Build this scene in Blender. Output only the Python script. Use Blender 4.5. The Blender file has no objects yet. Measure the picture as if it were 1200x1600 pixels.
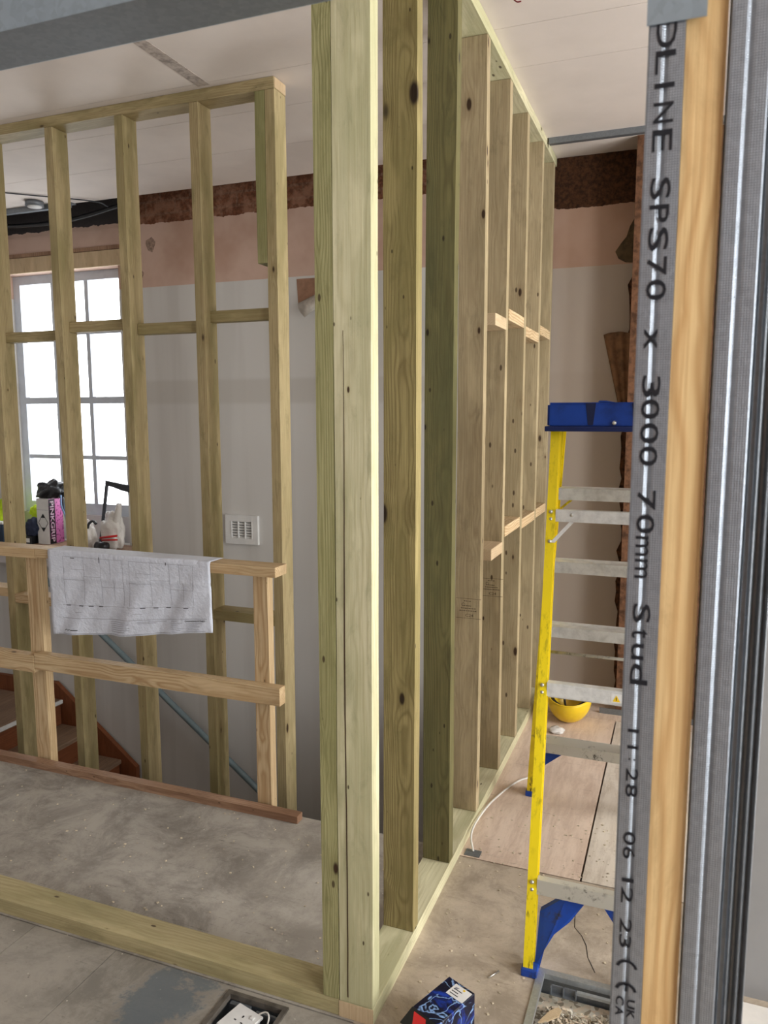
import bpy, bmesh, math, random
from mathutils import Vector, Matrix
random.seed(7)
S = bpy.context.scene
COL = S.collection

# ------------------------------------------------------------------ camera
CAMH = 1.55
cam = bpy.data.cameras.new('camera'); camo = bpy.data.objects.new('camera', cam); COL.objects.link(camo)
cam.sensor_fit = 'VERTICAL'; cam.sensor_height = 36.0; cam.lens = 36.0*1200.255/1600
cam.clip_start = 0.02; cam.clip_end = 100
PSI, TH, RHO = 0.36906, 0.12727, -0.0009
f = Vector((-math.sin(PSI)*math.cos(TH), math.cos(PSI)*math.cos(TH), -math.sin(TH)))
r = Vector((math.cos(PSI), math.sin(PSI), 0)); u = r.cross(f)
r2 = math.cos(RHO)*r+math.sin(RHO)*u; u2 = -math.sin(RHO)*r+math.cos(RHO)*u
M = Matrix(((r2.x, u2.x, -f.x), (r2.y, u2.y, -f.y), (r2.z, u2.z, -f.z))).to_4x4()
M.translation = Vector((0, 0, CAMH)); camo.matrix_world = M
cam.dof.use_dof = True; cam.dof.focus_distance = 2.5; cam.dof.aperture_fstop = 11.0
S.camera = camo

# ------------------------------------------------------------------ world, light, exposure
W = bpy.data.worlds.new('world'); S.world = W; W.use_nodes = True
bg = W.node_tree.nodes['Background']; bg.inputs[0].default_value = (0.93, 0.965, 1.0, 1); bg.inputs[1].default_value = 6.6
S.view_settings.view_transform = 'Standard'; S.view_settings.look = 'None'
S.view_settings.gamma = 1; S.view_settings.use_curve_mapping = False
S.view_settings.exposure = -0.12

def portal(loc, rot, sx, sz):
    l = bpy.data.lights.new('window_portal', 'AREA'); l.shape = 'RECTANGLE'; l.size = sx; l.size_y = sz
    l.cycles.is_portal = True
    o = bpy.data.objects.new('window_portal', l); o.location = loc; o.rotation_euler = rot; COL.objects.link(o)
R90 = math.pi/2
# window openings: right wall (two, plus one added for grazing light), wall behind the camera (two), back wall (one)
RW = [(2.25, 3.45, 0.4, 2.6), (0.85, 1.95, 0.4, 2.6), (-1.3, 0.1, 0.4, 2.6)]           # y0,y1,z0,z1 on X=XR
FW = [(-3.7, -2.9, 0.9, 2.3)]            # x0,x1,z0,z1 on Y=YF
XL, XR, YN, YB, ZC = -5.2, 2.4, -2.6, 4.22, 2.86
BW = (-4.50, -3.50, 0.66, 2.515)
for a, b, c, d in RW: portal((XR+.02, (a+b)/2, (c+d)/2), (0, R90, 0), d-c, b-a)
for a, b, c, d in RW:        # added fill lamps outside the right hand windows, lifting faces turned towards them
    l = bpy.data.lights.new('window_daylight', 'AREA'); l.shape = 'RECTANGLE'; l.size = d-c; l.size_y = b-a; l.energy = 66; l.spread = math.radians(120); l.color = (1, .98, .95)
    o = bpy.data.objects.new('window_daylight', l); o.location = (XR+.2, (a+b)/2, (c+d)/2); o.rotation_euler = (0, R90, 0); COL.objects.link(o)
for a, b, c, d in FW: portal(((a+b)/2, YN-.02, (c+d)/2), (R90, 0, 0), b-a, d-c)
portal(((BW[0]+BW[1])/2, YB+.16, 1.59), (-R90, 0, 0), BW[1]-BW[0], BW[3]-BW[2])

# ------------------------------------------------------------------ material helpers
def srgb(r, g, b):
    c = [x/255 for x in (r, g, b)]
    return tuple(x/12.92 if x <= .04045 else ((x+.055)/1.055)**2.4 for x in c)+(1,)
class NT:
    def __init__(s, name):
        s.m = bpy.data.materials.new(name); s.m.use_nodes = True; s.t = s.m.node_tree
        s.b = s.t.nodes['Principled BSDF']
    def n(s, typ, **kw):
        nd = s.t.nodes.new('ShaderNode'+typ)
        for k, v in kw.items():
            if k == 'ins':
                for i, x in v.items():
                    if isinstance(x, bpy.types.NodeSocket): s.t.links.new(x, nd.inputs[i])
                    else: nd.inputs[i].default_value = x
            else: setattr(nd, k, v)
        return nd
    def math(s, op, a, b=None, c=None, clamp=False):
        ins = {0: a}
        if b is not None: ins[1] = b
        if c is not None: ins[2] = c
        return s.n('Math', operation=op, use_clamp=clamp, ins=ins).outputs[0]
    def vmath(s, op, a, b): return s.n('VectorMath', operation=op, ins={0: a, 1: b}).outputs[0]
    def mix(s, fac, a, b, mode='MIX'):
        nd = s.n('Mix', data_type='RGBA', blend_type=mode)
        for i, x in ((0, fac), (6, a), (7, b)):
            if isinstance(x, bpy.types.NodeSocket): s.t.links.new(x, nd.inputs[i])
            else: nd.inputs[i].default_value = x
        return nd.outputs[2]
    def ss(s, v, a, b, o0=0., o1=1.):
        return s.n('MapRange', interpolation_type='SMOOTHSTEP', ins={0: v, 1: a, 2: b, 3: o0, 4: o1}).outputs[0]
    def noise(s, vec, scale, detail=4, rough=.55, dist=0.):
        return s.n('TexNoise', ins={'Vector': vec, 'Scale': scale, 'Detail': detail, 'Roughness': rough, 'Distortion': dist}).outputs[0]
    def obj(s): return s.n('TexCoord').outputs['Object']
    def scale(s, v, sc): return s.vmath('MULTIPLY', v, sc)
    def bump(s, h, strength=.3, dist=.002):
        b = s.n('Bump', ins={'Strength': strength, 'Distance': dist, 'Height': h})
        s.t.links.new(b.outputs[0], s.b.inputs['Normal'])
    def out(s, col=None, rough=.6, metal=0., spec=.4):
        if col is not None:
            if isinstance(col, bpy.types.NodeSocket): s.t.links.new(col, s.b.inputs['Base Color'])
            else: s.b.inputs['Base Color'].default_value = col
        if isinstance(rough, bpy.types.NodeSocket): s.t.links.new(rough, s.b.inputs['Roughness'])
        else: s.b.inputs['Roughness'].default_value = rough
        s.b.inputs['Metallic'].default_value = metal
        s.b.inputs['Specular IOR Level'].default_value = spec
        return s.m

def wood(name, light, dark, stain, ring=.0055, knots=1., contrast=.55, pith=(.03, .05), rough=.6, knotcol=(60, 42, 26)):
    t = NT(name); P = t.obj()
    rnd = t.n('ObjectInfo').outputs['Random']
    off = t.n('CombineXYZ', ins={0: t.math('MULTIPLY', rnd, 3.7), 1: t.math('MULTIPLY', rnd, 7.3), 2: t.math('MULTIPLY', rnd, 31.)}).outputs[0]
    Q = t.vmath('ADD', P, off)
    # knots
    vo = t.n('TexVoronoi', ins={'Vector': t.scale(Q, (13, 13, 5.5)), 'Scale': 1.0, 'Randomness': 1.0})
    d = vo.outputs['Distance']; cs = t.n('SeparateColor', ins={0: vo.outputs['Color']}).outputs[0]
    thr = t.math('MULTIPLY', cs, .19*knots)
    kd = t.math('DIVIDE', d, t.math('ADD', thr, .0005))
    kmask = t.ss(kd, .55, 1.05, 1., 0.)
    halo = t.ss(kd, .7, 2.6, 1., 0.)
    warp = t.math('MULTIPLY', t.ss(d, .05, .55, 1., 0.), .010)
    # rings
    n1 = t.math('MULTIPLY', t.math('SUBTRACT', t.noise(t.scale(Q, (5, 5, 1.1)), 1.0, 2, .5), .5), .045)
    n2 = t.math('MULTIPLY', t.math('SUBTRACT', t.noise(t.scale(Q, (40, 40, 6)), 1.0, 2, .5), .5), .004)
    sp = t.n('SeparateXYZ', ins={0: P})
    px = t.math('ADD', sp.outputs[0], t.math('SUBTRACT', t.math('MULTIPLY', rnd, .06), pith[0]))
    py = t.math('ADD', sp.outputs[1], pith[1])
    rr = t.math('SQRT', t.math('ADD', t.math('MULTIPLY', px, px), t.math('MULTIPLY', py, py)))
    rr = t.math('ADD', t.math('ADD', rr, n1), t.math('ADD', n2, warp))
    sn = t.math('SINE', t.math('MULTIPLY', rr, 2*math.pi/ring))
    rg = t.math('POWER', t.math('MULTIPLY_ADD', sn, .5, .5), 2.2)
    fib = t.noise(t.scale(Q, (260, 260, 5)), 1.0, 3, .6)
    big = t.noise(t.scale(Q, (6, 6, 1.6)), 1.0, 4, .6)
    c = t.mix(t.math('MULTIPLY', rg, contrast), light, dark)
    c = t.mix(t.ss(big, .40, .66, 0., .85), c, stain)
    c = t.mix(t.math('MULTIPLY', t.ss(fib, .42, .68), .42), c, dark)
    sm_ = t.noise(t.scale(Q, (22, 22, 7)), 1.0, 7, .7, .5)
    c = t.mix(t.ss(sm_, .50, .70, 0, .55), c, tuple(x*.72 for x in stain[:3])+(1,))
    lt = t.noise(t.scale(Q, (14, 14, 3)), 1.3, 3, .5)
    c = t.mix(t.ss(lt, .55, .7, 0, .45), c, tuple(min(1, x*1.2) for x in light[:3])+(1,))
    c = t.mix(t.math('MULTIPLY', halo, .45), c, dark)
    c = t.mix(kmask, c, srgb(*knotcol))
    v2 = t.n('TexVoronoi', ins={'Vector': t.scale(Q, (26, 26, 11)), 'Scale': 1.0, 'Randomness': 1.0})
    c2 = t.n('SeparateColor', ins={0: v2.outputs['Color']}).outputs[1]
    pm = t.ss(t.math('DIVIDE', v2.outputs['Distance'], t.math('ADD', t.math('MULTIPLY', t.math('POWER', c2, 2.), .16*min(1, knots*2)), .0005)), .6, 1.1, .85, 0.)
    c = t.mix(pm, c, srgb(*knotcol))
    t.bump(t.math('ADD', t.math('MULTIPLY', rg, .4), t.math('ADD', fib, sm_)), .28, .0014)
    return t.out(c, rough, 0, .3)

M_post = wood('treated pine pale green', srgb(208, 202, 168), srgb(170, 162, 122), srgb(178, 176, 138), ring=.012, knots=.7, contrast=.32)
M_green = wood('treated pine green', srgb(162, 158, 114), srgb(112, 108, 66), srgb(138, 136, 90), ring=.007, contrast=.55, knots=.7)
M_olive = wood('treated pine olive', srgb(150, 136, 92), srgb(98, 84, 50), srgb(122, 112, 70), ring=.006, contrast=.6, knots=1.1, knotcol=(40, 28, 16))
M_brown = wood('treated pine tan', srgb(180, 164, 130), srgb(134, 114, 84), srgb(152, 138, 106), ring=.008, contrast=.3, knots=.75)
M_frame = wood('treated pine dull', srgb(184, 168, 128), srgb(136, 116, 78), srgb(146, 136, 94), ring=.008, contrast=.4, knots=.8)
M_pale = wood('raw pine pale', srgb(212, 190, 152), srgb(166, 130, 88), srgb(194, 166, 126), ring=.009, contrast=.75, knots=.5)
M_plate = wood('sole plate timber', srgb(186, 174, 134), srgb(148, 132, 92), srgb(160, 152, 110), ring=.010, contrast=.35, knots=.7)
M_jamb = wood('warm jamb timber', srgb(232, 200, 146), srgb(196, 150, 96), srgb(216, 178, 124), ring=.010, contrast=.6, knots=.2)
M_trim = wood('old brown strip', srgb(168, 136, 110), srgb(110, 76, 54), srgb(130, 98, 76), ring=.01, contrast=.5, knots=.3)
M_string = wood('stained stringer', srgb(134, 80, 50), srgb(92, 50, 28), srgb(112, 64, 38), ring=.009, contrast=.5, knots=.2)
M_tread = wood('dusty tread boards', srgb(150, 124, 102), srgb(104, 80, 62), srgb(130, 106, 88), ring=.009, contrast=.45, knots=.3)
M_endg = wood('pinkish cut end', srgb(204, 182, 148), srgb(180, 152, 116), srgb(188, 164, 130), ring=.006, contrast=.3, knots=.0)

def plain(name, col, rough=.6, metal=0., var=.12, nscale=12., spec=.4, bump=0.):
    t = NT(name); P = t.obj(); n = t.noise(P, nscale, 5, .6)
    dk = tuple(x*(1-var*1.6) for x in col[:3])+(1,)
    c = t.mix(t.ss(n, .35, .7), col, dk)
    if bump: t.bump(n, bump, .003)
    return t.out(c, rough, metal, spec)

def galv(name, base, knurl=False, rough=.38, spangle=170., var=.13):
    t = NT(name); P = t.obj()
    vo = t.n('TexVoronoi', ins={'Vector': P, 'Scale': spangle}).outputs['Color']
    g = t.n('SeparateColor', ins={0: vo}).outputs[0]
    n = t.noise(P, 7, 4, .6)
    f_ = t.math('ADD', t.math('MULTIPLY', g, .5), t.math('MULTIPLY', n, .5))
    c = t.mix(t.ss(f_, .2, .8), base, tuple(x*(1-var) for x in base[:3])+(1,))
    rn = t.math('MULTIPLY_ADD', n, .25, rough-.12)
    if knurl:
        sp = t.n('SeparateXYZ', ins={0: P})
        a = t.math('SINE', t.math('MULTIPLY', sp.outputs[0], 2*math.pi/.0021))
        b = t.math('SINE', t.math('MULTIPLY', sp.outputs[2], 2*math.pi/.0021))
        h = t.math('MULTIPLY', t.math('ADD', a, 1), t.math('ADD', b, 1))
        t.bump(h, .28, .0004)
    return t.out(c, rn, .72, .5)

M_galv = galv('galvanised steel', srgb(164, 172, 182), True)
M_galvp = galv('galvanised track', srgb(172, 190, 204), False, .34, 140)
M_galvd = galv('dull galvanised', srgb(134, 140, 146), False, .5)
M_alu = plain('worn aluminium', srgb(222, 224, 224), .42, .25, .15, 30)
M_ink = plain('black print', srgb(24, 26, 34), .6, 0, .05)
M_inkgrey = plain('grey print', srgb(140, 142, 154), .7, 0, .05)
M_inkbrown = plain('stamp print', srgb(74, 58, 40), .7, 0, .05)
M_blue = plain('blue plastic', srgb(18, 62, 150), .4, 0, .3, 14)
M_black = plain('black plastic', srgb(22, 23, 26), .35, 0, .1)
M_white = plain('white plastic', srgb(226, 226, 224), .4, 0, .06)
M_red = plain('red print', srgb(196, 40, 40), .45, 0, .05)
M_rivet = plain('rivet metal', srgb(205, 205, 200), .3, .9, .05)
M_cardb = plain('cardboard', srgb(150, 120, 92), .8, 0, .1)
M_dark = plain('dark void', srgb(34, 30, 28), .9, 0, .1)
M_frameg = plain('dark grey metal', srgb(66, 68, 72), .45, .3, .1)
M_yhelm = plain('yellow helmet shell', srgb(238, 200, 40), .35, 0, .08)
M_wframe = plain('painted window frame', srgb(206, 212, 222), .45, 0, .06)
M_pipe = plain('grey painted pipe', srgb(128, 146, 152), .4, .2, .1)
M_cable = plain('white cable', srgb(225, 222, 214), .5, 0, .04)
M_redw = plain('dark red wire', srgb(110, 24, 30), .5, 0, .04)
M_greyboard = plain('grey moisture board', srgb(150, 150, 150), .8, 0, .06, 4)

def ladder_yellow():
    t = NT('yellow fibreglass'); P = t.obj()
    n = t.noise(t.scale(P, (60, 60, 14)), 1, 5, .7); n2 = t.noise(P, 6, 3, .6)
    m = t.math('MULTIPLY', t.ss(n, .5, .64), t.ss(n2, .36, .6))
    z = t.n('SeparateXYZ', ins={0: P}).outputs[2]
    m = t.math('MULTIPLY', m, t.ss(z, .1, .9, 1., .35))
    c = t.mix(m, srgb(232, 208, 26), srgb(70, 60, 24))
    return t.out(c, .45, 0, .4)
M_yel = ladder_yellow()
def dirty_blue():
    t = NT('scuffed blue plastic'); P = t.obj(); n = t.noise(P, 28, 5, .7)
    return t.out(t.mix(t.ss(n, .5, .72), srgb(22, 66, 156), srgb(48, 48, 56)), .42)
M_blued = dirty_blue()
def dirty_alu():
    t = NT('dirty aluminium'); P = t.obj(); n = t.noise(P, 40, 5, .75); n2 = t.noise(P, 9, 2, .5)
    return t.out(t.mix(t.math('MULTIPLY', t.ss(n, .5, .66), t.ss(n2, .4, .6)), srgb(196, 194, 184), srgb(62, 56, 48)), .5, .35)
M_alud = dirty_alu()

def floor_mat(name, base, dirt, grain=(1, 1, 1), blue=False):
    t = NT(name); P = t.obj()
    n = t.noise(t.scale(P, grain), 4.5, 12, .78, .4); n2 = t.noise(P, 42, 5, .7); n3 = t.noise(P, 1.3, 3, .5)
    sc_ = t.noise(t.scale(P, (3, 60, 1)), 1.5, 4, .6, 1.2)
    c = t.mix(t.ss(n, .40, .62, 0, .75), base, dirt)
    c = t.mix(t.math('MULTIPLY', t.ss(sc_, .60, .68), t.ss(n2, .45, .6, 0, .5)), c, tuple(x*.5 for x in dirt[:3])+(1,))
    c = t.mix(t.ss(n3, .45, .7, 0, .4), c, tuple(min(1, x*1.35) for x in base[:3])+(1,))
    c = t.mix(t.ss(n2, .62, .74, 0, .55), c, tuple(x*.4 for x in dirt[:3])+(1,))
    sp = t.n('TexVoronoi', ins={'Vector': P, 'Scale': 24.}).outputs['Distance']
    sm = t.math('MULTIPLY', t.ss(sp, .03, .09, 1., 0.), t.ss(n2, .5, .56))
    c = t.mix(sm, c, srgb(222, 214, 200))
    if blue:
        s_ = t.n('SeparateXYZ', ins={0: P})
        dx = t.math('ABSOLUTE', t.math('ADD', s_.outputs[0], 1.22)); dy = t.math('ABSOLUTE', t.math('SUBTRACT', s_.outputs[1], 1.46))
        e = t.math('ADD', t.math('MAXIMUM', dx, t.math('MULTIPLY', dy, .62)), t.math('MULTIPLY', t.math('SUBTRACT', n, .5), .55))
        c = t.mix(t.ss(e, .07, .12, .8, 0.), c, srgb(92, 102, 108))
    t.bump(t.math('ADD', n2, n), .25, .003)
    return t.out(c, .75, 0, .3)
M_fgrey = floor_mat('grey dusty boards', srgb(158, 152, 142), srgb(116, 112, 104), (1, 1, 1), True)
M_fmid = floor_mat('grey brown dusty boards', srgb(166, 160, 150), srgb(116, 110, 103))
M_fright = floor_mat('beige dusty boards', srgb(184, 170, 152), srgb(138, 126, 110))
M_fply = floor_mat('pinkish plywood', srgb(218, 198, 180), srgb(190, 166, 148), (5, .8, 1))
M_fwhite = floor_mat('whitened plywood', srgb(214, 204, 190), srgb(180, 166, 150), (5, .8, 1))
M_wplain = plain('white painted wall', srgb(206, 203, 204), .8, 0, .05, 2.5)
M_ceil = plain('ceiling plasterboard', srgb(222, 212, 204), .75, 0, .05, 3)
M_pinkw = plain('pink plaster', srgb(196, 164, 148), .85, 0, .08, 5)

def backwall():
    t = NT('skimmed wall with bare brick band'); P = t.obj(); s_ = t.n('SeparateXYZ', ins={0: P}); X, Z = s_.outputs[0], s_.outputs[2]
    nw = t.noise(P, 9, 5, .65); nb = t.noise(P, 2.2, 4, .6); nf = t.noise(P, 45, 5, .7)
    right = t.ss(X, -.80, -.74)
    w = t.math('MULTIPLY', t.math('SUBTRACT', nw, .5), .05)
    zl = t.math('ADD', t.math('MULTIPLY', right, -.055), 2.362)
    zb = t.math('ADD', t.math('ADD', t.math('MULTIPLY', right, -.15), 2.755), w)
    vert = t.noise(t.scale(P, (7, 1, .35)), 1, 3, .5)
    white = t.mix(t.ss(vert, .42, .62, 0, .5), srgb(208, 206, 202), srgb(192, 189, 184))
    zz_ = t.math('MULTIPLY', t.ss(Z, 1.60, 1.63), t.ss(Z, 1.75, 1.78, 1., 0.))
    white = t.mix(t.math('MULTIPLY', zz_, .35), white, srgb(176, 170, 160))
    white = t.mix(t.ss(X, -.9, -.72, 0, .75), white, srgb(178, 162, 146))  # right end's dimness put into the colour, warmer and darker
    pink = t.mix(t.ss(nb, .35, .7), srgb(204, 176, 160), srgb(182, 150, 132))
    pink = t.mix(t.math('MULTIPLY', right, .5), pink, srgb(170, 136, 112))
    br = t.n('TexBrick', ins={'Vector': t.n('CombineXYZ', ins={0: X, 1: Z, 2: 0.}).outputs[0], 'Color1': srgb(142, 92, 66), 'Color2': srgb(118, 72, 50),
             'Mortar': srgb(138, 104, 84), 'Scale': 1.0, 'Mortar Size': .008, 'Brick Width': .225, 'Row Height': .078}).outputs[0]
    br = t.mix(t.ss(nf, .35, .6, 0, .8), br, srgb(86, 54, 36)); br = t.mix(t.ss(nw, .45, .6, 0, .6), br, srgb(164, 122, 98))
    brd = t.mix(t.ss(nf, .35, .65), srgb(92, 60, 38), srgb(54, 34, 22))
    br = t.mix(right, br, brd)
    c = t.mix(t.math('GREATER_THAN', Z, zl), white, pink)
    c = t.mix(t.math('MULTIPLY', t.math('GREATER_THAN', Z, zb), t.math('GREATER_THAN', X, -3.45)), c, br)
    c = t.mix(t.math('MULTIPLY', t.math('GREATER_THAN', Z, t.math('ADD', w, 2.78)), t.math('LESS_THAN', X, -3.45)), c, srgb(62, 58, 58))  # shadowed gap above the window painted dark
    t.bump(t.math('MULTIPLY', nf, t.math('GREATER_THAN', Z, zb)), .8, .012)
    return t.out(c, .85, 0, .25)
M_back = backwall()

def glass():
    m = bpy.data.materials.new('window glass'); m.use_nodes = True; t = m.node_tree; t.nodes.clear()
    o = t.nodes.new('ShaderNodeOutputMaterial'); mx = t.nodes.new('ShaderNodeMixShader'); tr = t.nodes.new('ShaderNodeBsdfTransparent'); gl = t.nodes.new('ShaderNodeBsdfGlossy')
    gl.inputs['Roughness'].default_value = .02; mx.inputs[0].default_value = .06
    t.links.new(tr.outputs[0], mx.inputs[1]); t.links.new(gl.outputs[0], mx.inputs[2]); t.links.new(mx.outputs[0], o.inputs[0]); return m
M_glass = glass()
def plastic_bag():
    t = NT('white plastic bag'); t.bump(t.noise(t.obj(), 30, 4, .6), .6, .01)
    t.b.inputs['Transmission Weight'].default_value = .15
    return t.out(srgb(226, 222, 216), .35, 0, .5)
M_bag = plastic_bag()
def blackbag():
    t = NT('black bin bag'); t.bump(t.noise(t.obj(), 40, 4, .6), .8, .01); return t.out(srgb(18, 20, 26), .3, 0, .6)
M_bbag = blackbag()
def paper_mat():
    t = NT('drawing paper'); n = t.noise(t.obj(), 7, 5, .7); t.bump(n, .7, .02)
    return t.out(srgb(214, 220, 232), .7, 0, .3)
M_paper = paper_mat()
def flame_mat():
    t = NT('blue flame print'); P = t.obj()
    w = t.n('TexWave', wave_type='BANDS', bands_direction='DIAGONAL', ins={'Vector': P, 'Scale': 9., 'Distortion': 9., 'Detail': 4., 'Detail Scale': 1.4, 'Detail Roughness': .55})
    n = t.noise(P, 16, 4, .6, 1.5)
    c = t.mix(t.ss(n, .48, .75), srgb(8, 12, 38), srgb(20, 62, 170))
    n5 = t.noise(P, 13, 3, .5, 2.2)
    c = t.mix(t.ss(t.math('ABSOLUTE', t.math('SUBTRACT', n5, .5)), 0., .035, .75, 0.), c, srgb(150, 190, 245))
    return t.out(c, .3, 0, .5)
M_flame = flame_mat()
def pink_mat():
    t = NT('pink box print'); n = t.noise(t.obj(), 60, 2, .5)
    return t.out(t.mix(t.ss(n, .55, .6), srgb(214, 120, 180), srgb(150, 62, 120)), .4)
M_pink = pink_mat()
M_hivis = plain('hi vis fabric', srgb(206, 240, 40), .7, 0, .2)

# ------------------------------------------------------------------ mesh helpers
def link(name, bm, mat, parent=None, smooth=False, loc=None):
    me = bpy.data.meshes.new(name); bmesh.ops.recalc_face_normals(bm, faces=bm.faces[:])
    bm.to_mesh(me); bm.free()
    if mat is not None: me.materials.append(mat)
    if smooth:
        for p in me.polygons: p.use_smooth = True
    o = bpy.data.objects.new(name, me); COL.objects.link(o)
    base = Vector(loc) if loc is not None else Vector((0, 0, 0))
    if parent is not None:
        o.parent = parent; base = base-wloc(parent)
    o.location = base
    return o
def wloc(o):
    v = o.location.copy()
    while o.parent: o = o.parent; v = v+o.location
    return v
def tag(o, label, cat, group=None, kind=None):
    o['label'] = label; o['category'] = cat
    if group: o['group'] = group
    if kind: o['kind'] = kind
    return o
def struct(o): o['kind'] = 'structure'; return o
def thing(name, label, cat, loc=(0, 0, 0), group=None):
    o = bpy.data.objects.new(name, None); o.location = loc; COL.objects.link(o); o.empty_display_size = .1
    return tag(o, label, cat, group)
def bx(bm, x0, x1, y0, y1, z0, z1):
    vs = [bm.verts.new(p) for p in ((x0, y0, z0), (x1, y0, z0), (x1, y1, z0), (x0, y1, z0), (x0, y0, z1), (x1, y0, z1), (x1, y1, z1), (x0, y1, z1))]
    for a in ((0, 3, 2, 1), (4, 5, 6, 7), (0, 1, 5, 4), (1, 2, 6, 5), (2, 3, 7, 6), (3, 0, 4, 7)): bm.faces.new([vs[i] for i in a])
def box(name, ext, mat, parent=None, bevel=0.):
    bm = bmesh.new(); c = [(ext[0]+ext[1])/2, (ext[2]+ext[3])/2, ext[4]]
    bx(bm, ext[0]-c[0], ext[1]-c[0], ext[2]-c[1], ext[3]-c[1], 0, ext[5]-ext[4])
    if bevel: bmesh.ops.bevel(bm, geom=bm.edges[:], offset=bevel, segments=2, affect='EDGES', profile=.6)
    return link(name, bm, mat, parent, loc=c)
def boxes(name, exts, mat, parent=None, loc=(0, 0, 0)):
    bm = bmesh.new(); l = Vector(loc)
    for e in exts: bx(bm, e[0]-l.x, e[1]-l.x, e[2]-l.y, e[3]-l.y, e[4]-l.z, e[5]-l.z)
    return link(name, bm, mat, parent, loc=loc)
def timber(name, ext, axis, mat, parent=None, bow=0., bev=.0025):
    """sawn timber: mesh is built along its local Z so the grain runs along it"""
    x0, x1, y0, y1, z0, z1 = ext; dx, dy, dz = x1-x0, y1-y0, z1-z0
    L = {'X': (dz, dy, dx), 'Y': (dx, dz, dy), 'Z': (dx, dy, dz)}[axis]
    bm = bmesh.new(); nseg = max(1, int(L[2]/.28))
    rows = []
    ph = random.random()*6
    for i in range(nseg+1):
        t = i/nseg; z = (t-.5)*L[2]; bo = bow*math.sin(math.pi*t)
        j = .0006 if 0 < i < nseg else 0
        rows.append([bm.verts.new((sx*L[0]/2+random.uniform(-j, j)+bo, sy*L[1]/2+random.uniform(-j, j), z)) for sx, sy in ((-1, -1), (1, -1), (1, 1), (-1, 1))])
    for a, b in zip(rows, rows[1:]):
        for k in range(4): bm.faces.new((a[k], a[(k+1) % 4], b[(k+1) % 4], b[k]))
    bm.faces.new(rows[0][::-1]); bm.faces.new(rows[-1])
    if bev:
        es = [e for e in bm.edges if abs((e.verts[0].co-e.verts[1].co).normalized().z) > .9 or len({round(v.co.z, 5) for v in e.verts}) == 1 and abs(abs(e.verts[0].co.z)-L[2]/2) < 1e-4]
        bmesh.ops.bevel(bm, geom=es, offset=bev, segments=2, affect='EDGES', profile=.6)
    o = link(name, bm, mat, parent, loc=((x0+x1)/2, (y0+y1)/2, (z0+z1)/2))
    if axis == 'X': o.rotation_euler = (0, R90, 0)
    if axis == 'Y': o.rotation_euler = (-R90, 0, 0)
    return o
def tube(name, pts, rad, mat, parent=None, seg=10, closed=False):
    bm = bmesh.new(); P = [Vector(p) for p in pts]; b0 = P[0].copy(); n = len(P); rings = []
    up = Vector((0, 0, 1))
    for i in range(n):
        d = (P[min(i+1, n-1)]-P[max(i-1, 0)]).normalized()
        a = d.cross(up if abs(d.z) < .95 else Vector((1, 0, 0))).normalized(); b = d.cross(a)
        rr = rad[i] if isinstance(rad, (list, tuple)) else rad
        rings.append([bm.verts.new(P[i]-b0+(a*math.cos(q)+b*math.sin(q))*rr) for q in [2*math.pi*k/seg for k in range(seg)]])
    for a, b in zip(rings, rings[1:]):
        for k in range(seg): bm.faces.new((a[k], a[(k+1) % seg], b[(k+1) % seg], b[k]))
    bm.faces.new(rings[0][::-1]); bm.faces.new(rings[-1])
    return link(name, bm, mat, parent, True, loc=b0)
def smooth_path(pts, n=8):
    P = [Vector(p) for p in pts]; P = [2*P[0]-P[1]]+P+[2*P[-1]-P[-2]]; out = []
    for i in range(1, len(P)-2):
        for k in range(n):
            t = k/n; a, b, c, d = P[i-1:i+3]
            out.append(.5*((2*b)+(c-a)*t+(2*a-5*b+4*c-d)*t*t+(-a+3*b-3*c+d)*t**3))
    out.append(P[-2]); return out
def prism(name, poly, axis, a0, a1, mat, parent=None, loc=None):
    """polygon extruded: axis Y -> poly is (x,z); Z -> (x,y); X -> (y,z)"""
    bm = bmesh.new()
    def mk(p, a): return {'Y': (p[0], a, p[1]), 'Z': (p[0], p[1], a), 'X': (a, p[0], p[1])}[axis]
    l = Vector(mk(poly[0], a0)) if loc is None else Vector(loc)
    A = [bm.verts.new(Vector(mk(p, a0))-l) for p in poly]; B = [bm.verts.new(Vector(mk(p, a1))-l) for p in poly]
    bm.faces.new(A); bm.faces.new(B[::-1]); n = len(poly)
    for i in range(n): bm.faces.new((A[i], A[(i+1) % n], B[(i+1) % n], B[i]))
    return link(name, bm, mat, parent, loc=l)
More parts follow.
